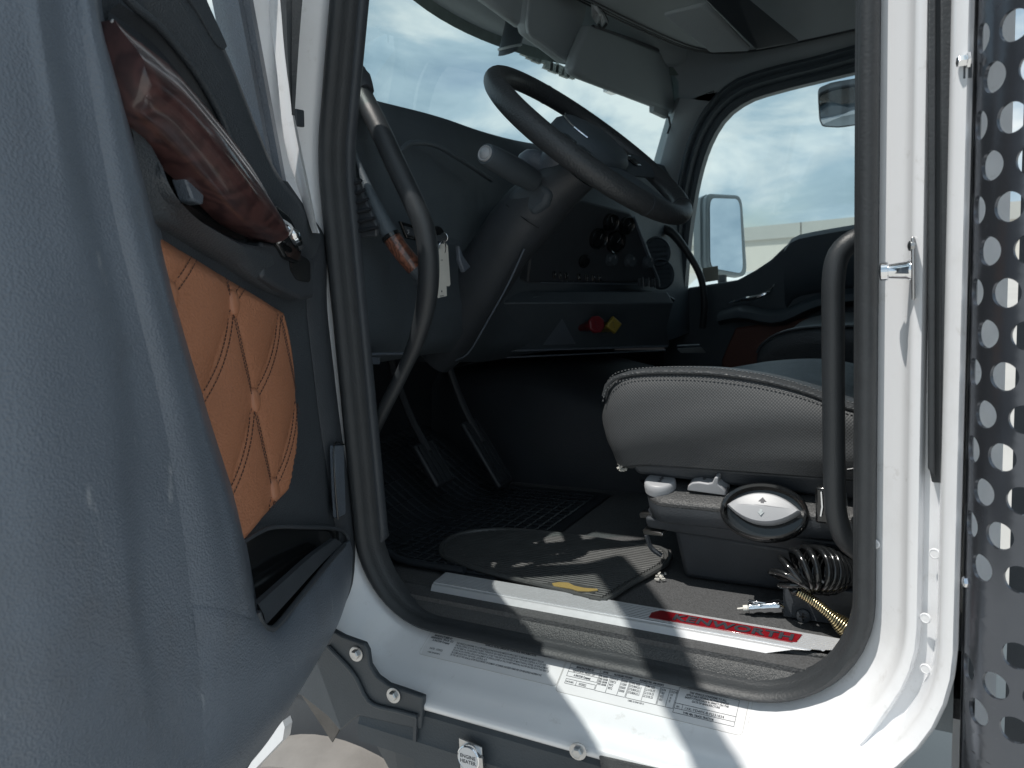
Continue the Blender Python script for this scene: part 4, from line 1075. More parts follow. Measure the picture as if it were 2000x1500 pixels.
# rocker lever
o_ = U(1383, 951, y=1.325); M = frame_of(ax_, (0, 1, 0), o_)
prof = [(-.034, -.004), (-.032, .006), (-.024, .013), (-.012, .016), (.004, .0155), (.012, .018), (.017, .030), (.021, .0315), (.0235, .028), (.022, .018), (.027, .013), (.034, .006), (.036, -.004)]
mb = MB().grid([[M @ V((x, yy, z)) for x, z in prof] for yy in (-.017, -.0155, .0155, .017)], False, True, True)
mb = MB().prism([M @ V((x, -.016, z)) for x, z in prof], M.to_3x3() @ V((0, .032, 0)))
lv = build('rocker_lever', mb, M_knob, seat, bevel=.0025, seg=3, label='light grey rocker lever with a raised fin')
mb = MB().lathe([(.0045, 0), (0, .0004)], M @ Matrix.Translation((-.006, .002, .0163)) @ Matrix.Diagonal((.7, 1.6, 1, 1)), 14)
build('lever_mark', mb, M_knobdk, lv)
build('lever_mark', MB().box(M @ V((.0345, -.0045, .004)), (.004, .009, .005)), M_knobdk, lv)
# oval fore-aft knob in its recess
o_ = U(1491, 994, y=1.276); nn = V((.02, -.84, .54)).normalized()
M = frame_of(nn, (0, 0, 1), o_)
def lens(w, h, n=28, e=1.0):
    pts = []
    for k in range(n):
        t = k / n * 2; sgn = 1 if t < 1 else -1; u = (t if t < 1 else 2 - t)
        x = w * (2 * u - 1); pts.append((x, sgn * h * (1 - abs(2 * u - 1) ** 2.1) ** e))
    return pts
def rim_pts(w, h, z, n=40):
    return [M @ V((w * math.cos(2 * PI * k / n), h * math.sin(2 * PI * k / n) - .004, z)) for k in range(n)]
mb = MB().grid([rim_pts(.071, .049, -.02), rim_pts(.072, .050, -.001), rim_pts(.069, .047, .003), rim_pts(.065, .043, .001), rim_pts(.062, .040, -.012)], True).grid([rim_pts(.062, .040, -.0119), rim_pts(.0001, .0001, -.012)], True)
ov = build('oval_recess', mb, M_black, seat, smooth=50, label='dark oval recess of the fore-and-aft knob')
Lp = lens(.060, .027)
rows = [[M @ V((x * .97, y * .95, -.012)) for x, y in Lp], [M @ V((x, y, .002)) for x, y in Lp], [M @ V((x * .985, y * .96, .007)) for x, y in Lp], [M @ V((x * .93, y * .86, .0105)) for x, y in Lp], [M @ V((x * .86, y * .06 + .001, .0155 - .006 * (abs(x) / .06) ** 2)) for x, y in Lp]]
kb = build('oval_knob', MB().grid(rows, True, False, True), M_knob, ov, smooth=28, label='light grey lens-shaped knob with up and down arrows')
mb = MB().prism(arrow(M, 0, .009, .013, 1, .0135), nn * .0012)
build('arrow_mark', mb, M_knobdk, ov)
mb = MB().prism(arrow(M, -.001, -.009, .011, -1, .0135), nn * .0012)
build('arrow_mark', mb, M_console, ov)
# belt buckle / rocker switches by the grab bar
mb = MB().box(U(1612, 985, y=1.27), (.028, .02, .06))
bk = build('switch_block', mb, M_black, seat, bevel=.004)
mb = MB().tube([U(1604, 960, y=1.258), U(1606, 990, y=1.256), U(1603, 1008, y=1.256)], .002, 6).tube([U(1650, 962, y=1.27), U(1653, 990, y=1.268), U(1648, 1012, y=1.268)], .0025, 6).tube([U(1655, 918, y=1.27), U(1668, 916, y=1.27)], .002, 6)
build('bright_edge', mb, M_chrome, bk)
# brackets and suspension skirt
mb = MB().hexa([U(1248, 1003, y=1.33), U(1285, 1003, y=1.31), U(1285, 1012, y=1.31), U(1250, 1012, y=1.33)], [p + V((0, .05, 0)) for p in (U(1248, 1003, y=1.33), U(1285, 1003, y=1.31), U(1285, 1012, y=1.31), U(1250, 1012, y=1.33))])
build('slide_bracket', mb, M_steel, seat, bevel=.002)
mb = MB().hexa([U(1254, 1035, y=1.33), U(1294, 1041, y=1.31), U(1294, 1048, y=1.31), U(1258, 1045, y=1.33)], [p + V((0, .05, 0)) for p in (U(1254, 1035, y=1.33), U(1294, 1041, y=1.31), U(1294, 1048, y=1.31), U(1258, 1045, y=1.33))])
build('slide_bracket', mb, M_steel, seat, bevel=.002)
mb = MB().hexa([V((-.50, 1.32, -.50)), V((-.06, 1.32, -.52)), V((-.06, 1.80, -.52)), V((-.50, 1.80, -.50))], [V((-.50, 1.31, -.475)), V((-.06, 1.31, -.485)), V((-.06, 1.80, -.485)), V((-.50, 1.80, -.475))])
build('slide_rail', mb, M_dark, seat, bevel=.006)
mb = MB().hexa([V((-.445, 1.36, -.607)), V((-.06, 1.36, -.607)), V((-.06, 1.78, -.607)), V((-.445, 1.78, -.607))], [V((-.455, 1.335, -.50)), V((-.06, 1.335, -.52)), V((-.06, 1.80, -.52)), V((-.455, 1.80, -.50))])
build('suspension_skirt', mb, M_dark, seat, bevel=.012)
mb = MB().tube(cr([U(1263, 1045, y=1.33), U(1272, 1070, y=1.335), U(1292, 1085, y=1.34)], 8), .005, 6)
build('cable_sleeve', mb, M_dark, seat)
rr = random.Random(4); mb = MB()
for k in range(16):
    c = U(1206 + rr.uniform(0, 17), 905 + rr.uniform(0, 14), y=1.32)
    mb.box(c, (rr.uniform(.002, .005),) * 3, Matrix.Rotation(rr.uniform(0, 3), 3, 'X') @ Matrix.Rotation(rr.uniform(0, 3), 3, 'Z'))
build('foam_pattern', mb, M_foam, seat, label='frayed bit of pale foam under the cushion corner')
rows = []
for z, x in ((-.25, -.10), (-.1, -.105), (.1, -.095), (.35, -.085), (.5, -.08)):
    rows.append([V((x + .02, 1.33, z)), V((x, 1.36, z)), V((x + .012, 1.55, z)), V((x, 1.75, z)), V((x + .02, 1.78, z)), V((-.03, 1.78, z)), V((-.03, 1.33, z))])
build('backrest', MB().grid(rows, True, True, True), M_seatlea, seat, smooth=60)

# black floor box with the screw, behind the hose
fb = thing('floor_box', 'black metal box on the floor with a bright top edge and a cross screw', 'floor box', (-.2, 1.3, -.607))
a, b, c, d = U(1528, 1138, y=1.262), U(1700, 1160, y=1.262), U(1700, 1240, y=1.262), U(1530, 1212, y=1.262)
bxm = MB().hexa([V((a.x, 1.262, -.606)), V((-.08, 1.262, -.606)), V((-.08, 1.33, -.606)), V((a.x, 1.33, -.606))], [V((a.x, 1.264, a.z)), V((-.08, 1.264, a.z)), V((-.08, 1.33, a.z + .012)), V((a.x + .03, 1.33, a.z + .012))])
build('box_shell', bxm, M_dark, fb, bevel=.002)
build('edge_strip', MB().tube([V((a.x + .045, 1.325, a.z + .0135)), V((-.10, 1.325, a.z + .0135))], .0016, 6), M_steel, fb)
M = frame_of((0, -1, .02), (0, 0, 1), U(1569, 1203, y=1.26))
scr = build('screw', MB().lathe([(.012, 0), (.0115, .002), (.008, .0035), (0, .0035)], M, 18), M_dark, fb)
build('screw_slot', MB().box(M @ V((0, 0, .0037)), (.013, .0006, .002)).box(M @ V((0, 0, .0037)), (.002, .0006, .013)), M_black, scr)

# coiled air hose
hose = thing('air_hose', 'coiled glossy black air hose with brass spring end beside the seat base', 'air hose', U(1560, 1120, y=1.24))
axp = cr([U(1740, 1124, y=1.33), U(1670, 1122, y=1.31), U(1625, 1117, y=1.28), U(1590, 1112, y=1.255), U(1566, 1114, y=1.245), U(1550, 1126, y=1.24), U(1547, 1142, y=1.235), U(1550, 1152, y=1.235)], 400)
hp = []
turns = 19
for i, p in enumerate(axp):
    a = axp[max(0, i - 1)]; b = axp[min(len(axp) - 1, i + 1)]; T = (b - a).normalized()
    N = V((0, -.9, .3)); N = (N - T * N.dot(T)).normalized(); B = T.cross(N)
    u = i / 399; R_h = .024 + .011 * sm(.35, .6, u) - .026 * sm(.90, 1, u)
    th = 2 * PI * turns * u
    hp.append(p + (N * math.cos(th) + B * math.sin(th)) * R_h)
tail = cr([hp[-1], U(1546, 1150, y=1.232), U(1553, 1158, y=1.23), U(1564, 1160, y=1.228)], 12)
build('coil', MB().tube(hp + tail[1:], .0054, 9), M_black, hose, smooth=60)
sp_ = cr([U(1561, 1156, y=1.228), U(1590, 1175, y=1.225), U(1615, 1195, y=1.222), U(1640, 1216, y=1.22), U(1662, 1236, y=1.22)], 420)
hp = []; hpi = []
for i, p in enumerate(sp_):
    a = sp_[max(0, i - 1)]; b = sp_[min(len(sp_) - 1, i + 1)]; T = (b - a).normalized()
    N = V((0, -.8, .5)); N = (N - T * N.dot(T)).normalized(); B = T.cross(N); u = i / 419
    R_h = .0072 + .0065 * sm(.55, .85, u); th = 2 * PI * 26 * u
    hp.append(p + (N * math.cos(th) + B * math.sin(th)) * R_h); hpi.append(p)
build('spring_guard', MB().tube(hp, .0014, 6), M_brass, hose, smooth=60)
build('hose_core', MB().tube(hpi[::10], .0055, 10), M_dark, hose)
fit = MB().lathe([(.008, 0), (.011, .004), (.011, .02), (.007, .024), (.007, .04)], frame_of(sp_[-1] - sp_[-30], (0, 0, 1), sp_[-12]), 6)
build('fitting', fit, M_brass, hose)
gun = thing('air_nozzle', 'chrome air nozzle with a small white tip lying on the cab floor', 'air nozzle', U(1485, 1190, y=1.25))
a, b = U(1440, 1189, y=1.25), U(1532, 1183, y=1.27)
axn = (b - a).normalized(); M = frame_of(axn, (0, 0, 1), a); L_ = (b - a).length
build('nozzle_body', MB().lathe([(.005, L_ * .22), (.009, L_ * .25), (.0105, L_ * .33), (.0085, L_ * .4), (.0085, L_ * .5), (.0105, L_ * .56), (.0095, L_ * .7), (.0115, L_ * .78), (.0115, L_ * .92), (.008, L_)], M, 20), M_chrome, gun, smooth=40)
build('tip', MB().lathe([(.0015, 0), (.002, L_ * .12), (.0055, L_ * .13), (.0055, L_ * .22)], M, 14), M_tag, gun)
build('trigger', MB().box(M @ V((0, .010, L_ * .45)), (.03, .006, .003)), M_chrome, gun, bevel=.001)

# ================================================================== FLOOR MATS
liner = thing('floor_liner', 'black moulded rubber floor liner with square grid ribs in the footwell', 'floor mat', (-1.05, 1.45, -.607))
def liner_z(x, y):
    return -.604 + .16 * sm(-1.08, -1.4, x) + .05 * sm(1.30, 1.16, y) * sm(-1.0, -1.1, x)
rows = [[V((x, y, liner_z(x, y) if True else 0)) for y in [1.215 + .6 * j / 20 for j in range(21)]] for x in [-1.40 + .62 * i / 24 for i in range(25)]]
build('liner_sheet', MB().grid(rows), M_liner, liner, smooth=60)
mb = MB()
for i in range(1, 22):
    x = -1.38 + .027 * i
    if x > -.80: break
    mb.tube([V((x + .0, y, liner_z(x, y) + .002)) for y in [1.225 + .55 * j / 20 for j in range(21)]], .0026, 5)
for j in range(21):
    y = 1.225 + .0275 * j
    mb.tube([V((x, y, liner_z(x, y) + .002)) for x in [-1.38 + .57 * i / 20 for i in range(21)]], .0026, 5)
build('grid_rib', mb, M_liner, liner)
build('raised_rim', MB().tube([V((x, 1.213, liner_z(x, 1.213) + .01)) for x in [-1.25 + .4 * i / 12 for i in range(13)]], .008, 8), M_liner, liner)
matt = thing('rubber_mat', 'ribbed black rubber mat behind the sill with a gold oval mark near its edge', 'floor mat', (-.7, 1.3, -.604))
out = [U(862, 1082, z=-.6), U(890, 1098, z=-.6), U(950, 1118, z=-.6), U(1070, 1148, z=-.6), U(1150, 1169, z=-.6), U(1172, 1174, z=-.6), U(1186, 1172, z=-.6), U(1230, 1143, z=-.6), U(1286, 1112, z=-.6), U(1304, 1098, z=-.6), U(1306, 1084, z=-.6), U(1285, 1071, z=-.6), U(1215, 1062, z=-.6), U(1120, 1048, z=-.6), U(1000, 1036, z=-.6), U(920, 1040, z=-.6), U(872, 1056, z=-.6)]
oc = cr([(p.x, p.y, 0) for p in out], 64, closed=True)
top = [V((p.x, p.y, -.5985)) for p in oc]
base = MB().prism([V((p.x, p.y, -.6055)) for p in oc], (0, 0, .006))
build('mat_sheet', base, M_mat, matt, smooth=30)
build('mat_rim', MB().tube([V((p.x, p.y, -.599)) for p in oc], .0055, 8, closed=True), M_mat, matt)
mb = MB()
for k in range(44):
    y = 1.19 + .0088 * k
    xs = []
    for i in range(64):
        p, q = oc[i], oc[(i + 1) % 64]
        if (p.y - y) * (q.y - y) < 0:
            xs.append(p.x + (q.x - p.x) * (y - p.y) / (q.y - p.y))
    if len(xs) >= 2:
        xa, xb = min(xs) + .012, max(xs) - .012
        if xb - xa > .02:
            n = 14
            mb.tube([V((xa + (xb - xa) * i / n, y + .002 * math.sin(9 * (xa + (xb - xa) * i / n)), -.5985)) for i in range(n + 1)], .0028, 6)
build('mat_rib', mb, M_mat, matt)
lg = U(1118, 1147, z=-.596)
mb = MB()
build('oval_pad', MB().prism([V((lg.x + .052 * math.cos(2 * PI * k / 28), lg.y + .018 * math.sin(2 * PI * k / 28), -.599)) for k in range(28)], (0, 0, .0035)), M_mat, matt)
gl = [(1078, 1140), (1092, 1138), (1110, 1139), (1122, 1145), (1140, 1149), (1166, 1151), (1168, 1154), (1150, 1156), (1128, 1155), (1116, 1151), (1098, 1148), (1082, 1146)]
mb.prism([U(*p, z=-.5953) for p in gl], (0, 0, .0012))
build('gold_mark', mb, M_emblem, matt)
# loose grit on the floor near the seat base
mb = MB(); rr = random.Random(8)
for k in range(14):
    c = U(1280 + rr.uniform(0, 22), 1118 + rr.uniform(0, 14), z=-.604)
    mb.box(c, (rr.uniform(.003, .008), rr.uniform(.003, .006), .003), Matrix.Rotation(rr.uniform(0, 3), 3, 'Z'))
grit = build('floor_debris', mb, M_foam); tag(grit, 'small pale debris beside the corner of the rubber mat', 'debris', kind='stuff')

# ================================================================== PASSENGER SEAT
ps = thing('passenger_seat', 'dark passenger seat cushion beyond the driver seat, only its rounded top edge catching light', 'seat', (-.3, 2.55, -.607))
rows = []
e = cr([U(*p, y=2.25) for p in ((1478, 690), (1484, 678), (1508, 658), (1540, 647), (1580, 641), (1640, 638), (1720, 640))], 18)
for i, p in enumerate(e):
    x = p.x; zt = p.z
    rows.append([V((x + .02, 2.27, -.45)), V((x, 2.25, zt - .05)), V((x, 2.25, zt - .012)), V((x, 2.262, zt)), V((x, 2.30, zt + .004)), V((x, 2.5, zt - .01)), V((x, 2.74, zt)), V((x, 2.77, zt - .03)), V((x + .02, 2.77, -.45))])
build('seat_cushion', MB().grid(rows, True, True, True), M_seatlea, ps, smooth=70)
build('piping', MB().tube([p + V((0, .004, .001)) for p in e], .004, 8), M_seatlea, ps)
build('seat_base', MB().box((-.27, 2.5, -.52), (.36, .44, .17)), M_dark, ps, bevel=.02)
build('backrest', MB().box((-.065, 2.5, .1), (.06, .46, .75)), M_seatlea, ps, bevel=.025)

# ================================================================== PERFORATED GUARD BEHIND THE CAB
pg = thing('perforated_guard', 'dark polished metal guard with round holes standing behind the cab corner', 'exhaust guard', (.15, 1.0, -1.0))
RG = .066; GX = .0140 + RG; GY = .93 + RG
def bend(u, z, off=0):
    r = RG + off
    if u < RG * PI / 2:
        f = u / RG
        return V((GX - r * math.cos(f), GY - r * math.sin(f), z))
    return V((GX + (u - RG * PI / 2), GY - r, z))
du = RG * math.radians(18.5); dz = .0435 * 2
nb = [(2 * du, 0), (-2 * du, 0), (du, dz / 2), (-du, dz / 2), (du, -dz / 2), (-du, -dz / 2), (0, dz), (0, -dz)]
def near_i(th):
    return max(range(8), key=lambda q: ((nb[q][0] * math.cos(th) + nb[q][1] * math.sin(th)) / (nb[q][0] ** 2 + nb[q][1] ** 2)))
ANG = [2 * PI * k / 36 for k in range(36)]
fine_a = [2 * PI * k / 7200 for k in range(7201)]
for a_, b_ in zip(fine_a, fine_a[1:]):
    if near_i(a_) != near_i(b_): ANG.append((a_ + b_) / 2)
ANG = sorted(ANG)
mb = MB()
z_ref = U(1940, 490, y=.955).z
NA = 32
hr = .0152
UM, ZM0, ZM1 = .40, -1.28, .66
clampu = lambda p: (min(p[0], UM), max(ZM0, min(ZM1, p[1])))
for c in range(-2, 21):
    u0 = RG * math.radians(38) + c * du
    for r_ in range(-13, 9):
        z0 = z_ref + r_ * dz + (dz / 2 if c % 2 else 0)
        # which holes are punched
        py = None
        hole = z0 < .245 and z0 > -.545 and not (-.49 < z0 < -.375 and c <= 1) and c >= -1
        if c % 2 and c > 0: hole = hole and z0 > -.52
        ro, ri = [], []
        for th in ANG:
            d_ = 9
            for nx_, nz_ in nb:
                l = math.hypot(nx_, nz_); cc = (nx_ * math.cos(th) + nz_ * math.sin(th)) / l
                if cc > 1e-3: d_ = min(d_, l / 2 / cc)
            ro.append((u0 + d_ * math.cos(th), z0 + d_ * math.sin(th)))
            ri.append((u0 + hr * math.cos(th), z0 + hr * math.sin(th)))
        if max(p[0] for p in ro) < -.01 or u0 > UM + du or z0 > ZM1 + dz or z0 < ZM0 - dz: continue
        if u0 > UM - 1.2 * du: hole = False
        ro = [clampu(p) for p in ro]; u0, z0 = clampu((u0, z0))
        o_ = [bend(*p) for p in ro]
        if hole:
            mid = [bend((a[0] + b[0]) / 2, (a[1] + b[1]) / 2) for a, b in zip(ro, ri)]
            i_ = [bend(*p) for p in ri]; lip = [bend(p[0] + (u0 - p[0]) * -.0, p[1], -.004) for p in ri]
            mb.grid([o_, mid, i_, lip], True)
        else:
            mid = [bend((a[0] + u0) / 2, (a[1] + z0) / 2) for a in ro]
            mb.grid([o_, mid, [bend(u0 + (a[0] - u0) * .02, z0 + (a[1] - z0) * .02) for a in ro]], True, False, True)
build('guard_plate', mb, M_stain, pg, smooth=40)
mb = MB().grid([[V((GX - RG + .002, GY, z)), V((GX - RG + .004, GY + .06, z)), V((GX - RG + .008, GY + .12, z))] for z in (-1.3, -.6, 0, .6)])
build('return_flange', mb, M_stain, pg)
mb = MB().grid([[bend(u, z, .0005) for u in [.0 + .02 * k for k in range(14)]] for z in (-1.3, -.59)])
build('lower_apron', mb, M_stain, pg, smooth=60)
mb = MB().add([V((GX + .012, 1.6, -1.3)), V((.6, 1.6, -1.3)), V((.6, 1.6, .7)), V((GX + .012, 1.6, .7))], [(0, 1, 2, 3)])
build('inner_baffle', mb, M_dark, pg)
mb = MB().add([V((.005, 1.25, -1.0)), V((.060, 1.25, -1.0)), V((.060, 1.25, .7)), V((.005, 1.25, .7))], [(0, 1, 2, 3)])
build('pale_post', mb, M_white, pg)
bh = MB().lathe([(.0085, 0), (.0085, .003), (.0062, .0035), (.0062, .010), (.005, .0115), (0, .0115)], Matrix.Identity(4), 6)
f1 = build('mounting_bolt', bh, M_chrome, pg, M=frame_of((-1, -.25, 0), (0, 0, 1), U(1893, 118, y=.985)))
copy_at(f1, pg, frame_of((-1, -.25, 0), (0, 0, 1), U(1902, 1137, y=.985)))
build('bolt_spacer', MB().box(U(1890, 140, y=.99), (.008, .008, .014)), M_dark, pg)

# ================================================================== MIRRORS OUTSIDE THE PASSENGER WINDOW
sm_ = thing('side_mirror', 'tall rectangular side mirror in a grey housing outside the passenger window', 'side mirror', U(1410, 560, y=3.4))
p0 = U(1415, 460, y=3.4); mn = V((.77, -.62, .14)).normalized()
def MP(px, py, l=0): return UP(px, py, p0 + mn * l, mn)
def rpoly(pts, f, r=.16, n=5):
    """rounded pixel polygon"""
    out = []; m = len(pts)
    for i in range(m):
        a, b, c = V((*pts[i - 1], 0)), V((*pts[i], 0)), V((*pts[(i + 1) % m], 0))
        p, q = b.lerp(a, r), b.lerp(c, r)
        for k in range(n + 1):
            t = k / n; w = p * (1 - t) ** 2 + b * 2 * t * (1 - t) + q * t * t
            out.append(f(w.x, w.y))
    return out
hous = rpoly([(1379, 377), (1450, 381), (1461, 541), (1380, 530)], MP)
build('housing', MB().prism(hous, mn * -.06), M_console, sm_, bevel=.008)
build('mirror_glass', MB().prism(rpoly([(1386, 387), (1444, 389), (1451, 535), (1387, 523)], lambda a, b: MP(a, b, .002)), mn * .002), M_mirror, sm_, label='mirror face showing sky')
build('back_shell', MB().prism(rpoly([(1367, 388), (1382, 378), (1382, 530), (1368, 522)], lambda a, b: MP(a, b, -.03)), mn * -.05), M_console, sm_, bevel=.006)
build('mirror_arm', MB().tube([MP(1410, 535, -.04), MP(1412, 580, -.05), MP(1400, 640, .0)], .02, 10), M_dark, sm_)
cm = thing('look_down_mirror', 'curved mirror showing gravel above the passenger window', 'mirror', U(1640, 215, y=3.3))
p1 = U(1640, 215, y=3.3); dn_ = p1.normalized(); rf = V((.1, -.35, -.9)).normalized(); cn = (rf - dn_).normalized()
def KP(px, py, l=0): return UP(px, py, p1 + cn * l, cn)
cpoly = [(1597, 184), (1625, 172), (1700, 160), (1760, 156), (1760, 240), (1700, 242), (1640, 251), (1606, 249), (1600, 236)]
build('housing', MB().prism(rpoly(cpoly, KP, .25), cn * -.05), M_dark, cm, bevel=.006)
gp = rpoly([(1600, 188), (1630, 176), (1700, 165), (1756, 161), (1756, 236), (1700, 238), (1640, 247), (1608, 245), (1603, 234)], lambda a, b: KP(a, b, .003), .25)
cen_ = sum(gp, V((0, 0, 0))) / len(gp)
rows = [[cen_ + (p - cen_) * s + cn * (.012 * (1 - s * s)) for p in gp] for s in (1, .8, .6, .4, .2, .02)]
build('mirror_glass', MB().grid(rows, True, False, True), M_mirror, cm, smooth=80)

# ================================================================== BUILDING AND CAR BEYOND
bld = thing('warehouse', 'long pale stucco warehouse with a grey parapet beyond the passenger window', 'building', (-6, 28, -1.8))
zt = 2.6
A, B = U(1340, 456, z=zt), U(1700, 421, z=zt)
dirb = (B - A); dirb.z = 0; dirb.normalize(); A = A - dirb * 40; nb_ = V((dirb.y, -dirb.x, 0)); 
if nb_.dot(A) > 0: nb_ = -nb_
Lb = 110
def BP(s, z, off=0): return A + dirb * s + V((0, 0, z - A.z)) + nb_ * off
mb = MB().hexa([BP(0, -1.8), BP(Lb, -1.8), BP(Lb, -1.8, -20), BP(0, -1.8, -20)], [BP(0, 1.25), BP(Lb, 1.25), BP(Lb, 1.25, -20), BP(0, 1.25, -20)])
build('wall', mb, M_stucco, bld)
mb = MB().hexa([BP(-.2, 1.25, .25), BP(Lb, 1.25, .25), BP(Lb, 1.25, -20), BP(-.2, 1.25, -20)], [BP(-.2, zt, .25), BP(Lb, zt, .25), BP(Lb, zt, -20), BP(-.2, zt, -20)])
par = build('parapet', mb, M_parapet, bld)
mb = MB()
for k in range(14):
    s = 6 + k * 8.0
    mb.hexa([BP(s, 1.25, .26), BP(s + .12, 1.25, .26), BP(s + .12, 1.25, .2), BP(s, 1.25, .2)], [BP(s, zt, .26), BP(s + .12, zt, .26), BP(s + .12, zt, .2), BP(s, zt, .2)])
build('panel_joint', mb, M_dusty, par)
car = thing('parked_car', 'white parked car in front of the warehouse, only its roof showing', 'car', (-3.2, 14, -1.8))
cc = U(1478, 530, y=14.0); 
cpts = [(-2.2, -1.45), (-2.2, -1.0), (-1.4, -.9), (-.8, -.42), (.7, -.38), (1.5, -.85), (2.2, -.9), (2.25, -1.45)]
ca = V((.86, .5, 0)); cb = V((-.5, .86, 0)); cz = cc.z + .40
def CPt(a, z, w): return V((cc.x, cc.y, 0)) + ca * a + cb * w + V((0, 0, z - (-.38) + cc.z))
rows = [[CPt(a, z, w * (1 - .12 * sm(-.95, -.5, z))) for a, z in cpts] for w in (-.9, .9)]
M_carpaint = mat('white_car_paint', (.75, .75, .75), .2, coat=.6)
build('body', MB().prism(rows[0], cb * 1.8), M_carpaint, car, bevel=.08)
build('window', MB().prism([CPt(a, z, -.905) for a, z in ((-1.2, -.88), (-.75, -.5), (.65, -.46), (1.25, -.85))], cb * 1.81), M_black, car)
for a in (-1.4, 1.4):
    for w in (-.88, .88):
        M = frame_of(cb * (1 if w > 0 else -1), (0, 0, 1), CPt(a, -1.5, w))
        wh = build('wheel', MB().lathe([(.2, 0), (.33, .0), (.34, -.1), (.34, -.2), (.2, -.2)], M, 24), M_rubber, car)
# ================================================================== OPEN DRIVER'S DOOR
door = thing('entry_door', 'open cab door with grey moulded lining, tan quilted leather and burl wood grip', 'door', (-.75, .5, -.7))
belt = [(.96, .68), (.74, .675), (.62, .66), (.539, .600), (.467, .520), (.389, .432), (.33, .385), (.262, .325), (.20, .245), (.144, .183), (.06, .142), (.012, .118)]
front = [(-.045, .078), (-.035, .02), (-.018, -.05), (-.020, -.16), (-.024, -.26), (-.036, -.36), (-.044, -.45)]
botm = [(-.036, -.515), (-.006, -.571), (.06, -.597), (.142, -.613), (.24, -.634), (.33, -.652), (.431, -.664), (.6, -.675), (.96, -.68)]
outl = belt + front + botm
panel_mb = MB()
# base plate of the lining, with a rounded front edge
fr = [DL(s, z, 0) for s, z in outl]
panel_mb.prism([DL(s, z, -.012) for s, z in outl], DN * -.03)
base_mb, panel_mb = panel_mb, MB()
def soft(rows_px, tcol, n_u=28, n_v=34):
    """rows of (px, py) with a relief height per column -> smooth patch"""
    R1 = []
    for r in rows_px:
        R1.append(cr([D(p[0], p[1], (p[2] if len(p) > 2 else tcol[i])) for i, p in enumerate(r)], n_u))
    out = []
    for j in range(n_u):
        out.append(cr([R1[i][j] for i in range(len(R1))], n_v))
    return out
tc = [-.03, .02, .052, .066, .071, .068, .063, .066, .074, .073, .064, .0, -.015]
# trailing bolster: columns run from the shut edge to the edge that hides the leather
rowsb = []
def brow(y, c):
    return [(x, y if not isinstance(x, tuple) else x[1]) for x in c]
rowsb = [
    [(-330, -560), (-230, -540), (-80, -520), (10, -500), (45, -490), (65, -480), (88, -470), (110, -460), (130, -460), (142, -460), (150, -460), (155, -458), (160, -456)],
    [(-330, -260), (-230, -230), (-60, -200), (40, -180), (75, -170), (95, -160), (118, -150), (140, -150), (158, -150), (170, -150), (178, -150), (182, -148), (190, -146)],
    [(-330, 0), (-230, 0), (-40, 0), (52, 0), (70, 0), (92, 0), (120, 10), (150, 20), (170, 22), (182, 26), (192, 30), (198, 34), (206, 40)],
    [(-330, 190), (-230, 190), (-30, 190), (76, 190), (100, 190), (122, 190), (146, 190), (180, 190), (205, 190), (222, 190), (234, 190), (242, 190), (250, 190)],
    [(-330, 420), (-230, 420), (-25, 420), (88, 420), (140, 420), (165, 420), (188, 420), (225, 430), (255, 435), (278, 438), (296, 440), (305, 440), (314, 440)],
    [(-330, 600), (-230, 600), (-20, 600), (88, 600), (180, 600), (212, 600), (236, 605), (270, 610), (300, 612), (324, 614), (340, 615), (350, 615), (360, 615)],
    [(-330, 800), (-230, 800), (-15, 800), (92, 800), (205, 800), (238, 800), (266, 800), (315, 800), (350, 800), (376, 800), (394, 800), (405, 800), (414, 800)],
    [(-330, 1000), (-230, 1000), (-10, 1000), (102, 1000), (225, 1000), (250, 1000), (280, 1000), (352, 1000), (395, 1000), (430, 1000), (456, 1000), (466, 1000), (475, 1000)],
    [(-330, 1180), (-230, 1180), (0, 1180), (112, 1180), (240, 1180), (262, 1180), (290, 1180), (375, 1180), (422, 1180), (462, 1180), (496, 1180), (506, 1180), (514, 1180)],
]
lowrows = [
    [(-330, 1290, -.03), (-230, 1290, .02), (5, 1290, .052), (122, 1290, .066), (255, 1290, .070), (278, 1290, .068), (306, 1290, .064), (388, 1280, .067), (432, 1272, .074), (480, 1266, .076), (515, 1268, .072), (535, 1266, .069), (556, 1254, .064), (584, 1226, .057), (622, 1178, .048), (656, 1128, .036), (676, 1098, .022), (689, 1078, .006)],
    [(-330, 1400, -.03), (-230, 1400, .02), (10, 1400, .052), (132, 1400, .066), (272, 1400, .069), (298, 1400, .068), (325, 1400, .066), (395, 1390, .069), (440, 1372, .076), (490, 1346, .077), (525, 1332, .073), (548, 1320, .069), (572, 1300, .063), (602, 1266, .056), (638, 1214, .046), (666, 1164, .033), (682, 1130, .018), (690, 1106, .0)],
    [(-330, 1520, -.03), (-230, 1520, .02), (15, 1520, .05), (142, 1520, .06), (290, 1520, .062), (320, 1520, .062), (345, 1520, .062), (400, 1510, .064), (440, 1480, .068), (488, 1440, .066), (520, 1412, .062), (545, 1388, .057), (572, 1356, .051), (602, 1314, .044), (638, 1258, .035), (664, 1208, .023), (681, 1158, .010), (689, 1126, -.006)],
    [(-330, 1620, -.03), (-230, 1620, .015), (15, 1620, .04), (142, 1620, .045), (290, 1610, .042), (320, 1606, .044), (345, 1600, .044), (400, 1570, .044), (440, 1540, .044), (484, 1496, .040), (516, 1458, .034), (540, 1424, .028), (566, 1382, .022), (598, 1330, .015), (634, 1268, .006), (661, 1214, -.004), (679, 1162, -.012), (687, 1130, -.02)],
]
ctop = [(375, 1180, .066), (422, 1186, .074), (470, 1200, .074), (505, 1216, .066), (520, 1228, .060), (535, 1230, .056), (560, 1208, .05), (600, 1158, .042), (640, 1108, .032), (668, 1072, .022), (684, 1058, .010)]
withT = lambda r: [(p[0], p[1], t) for p, t in zip(r, tc)]
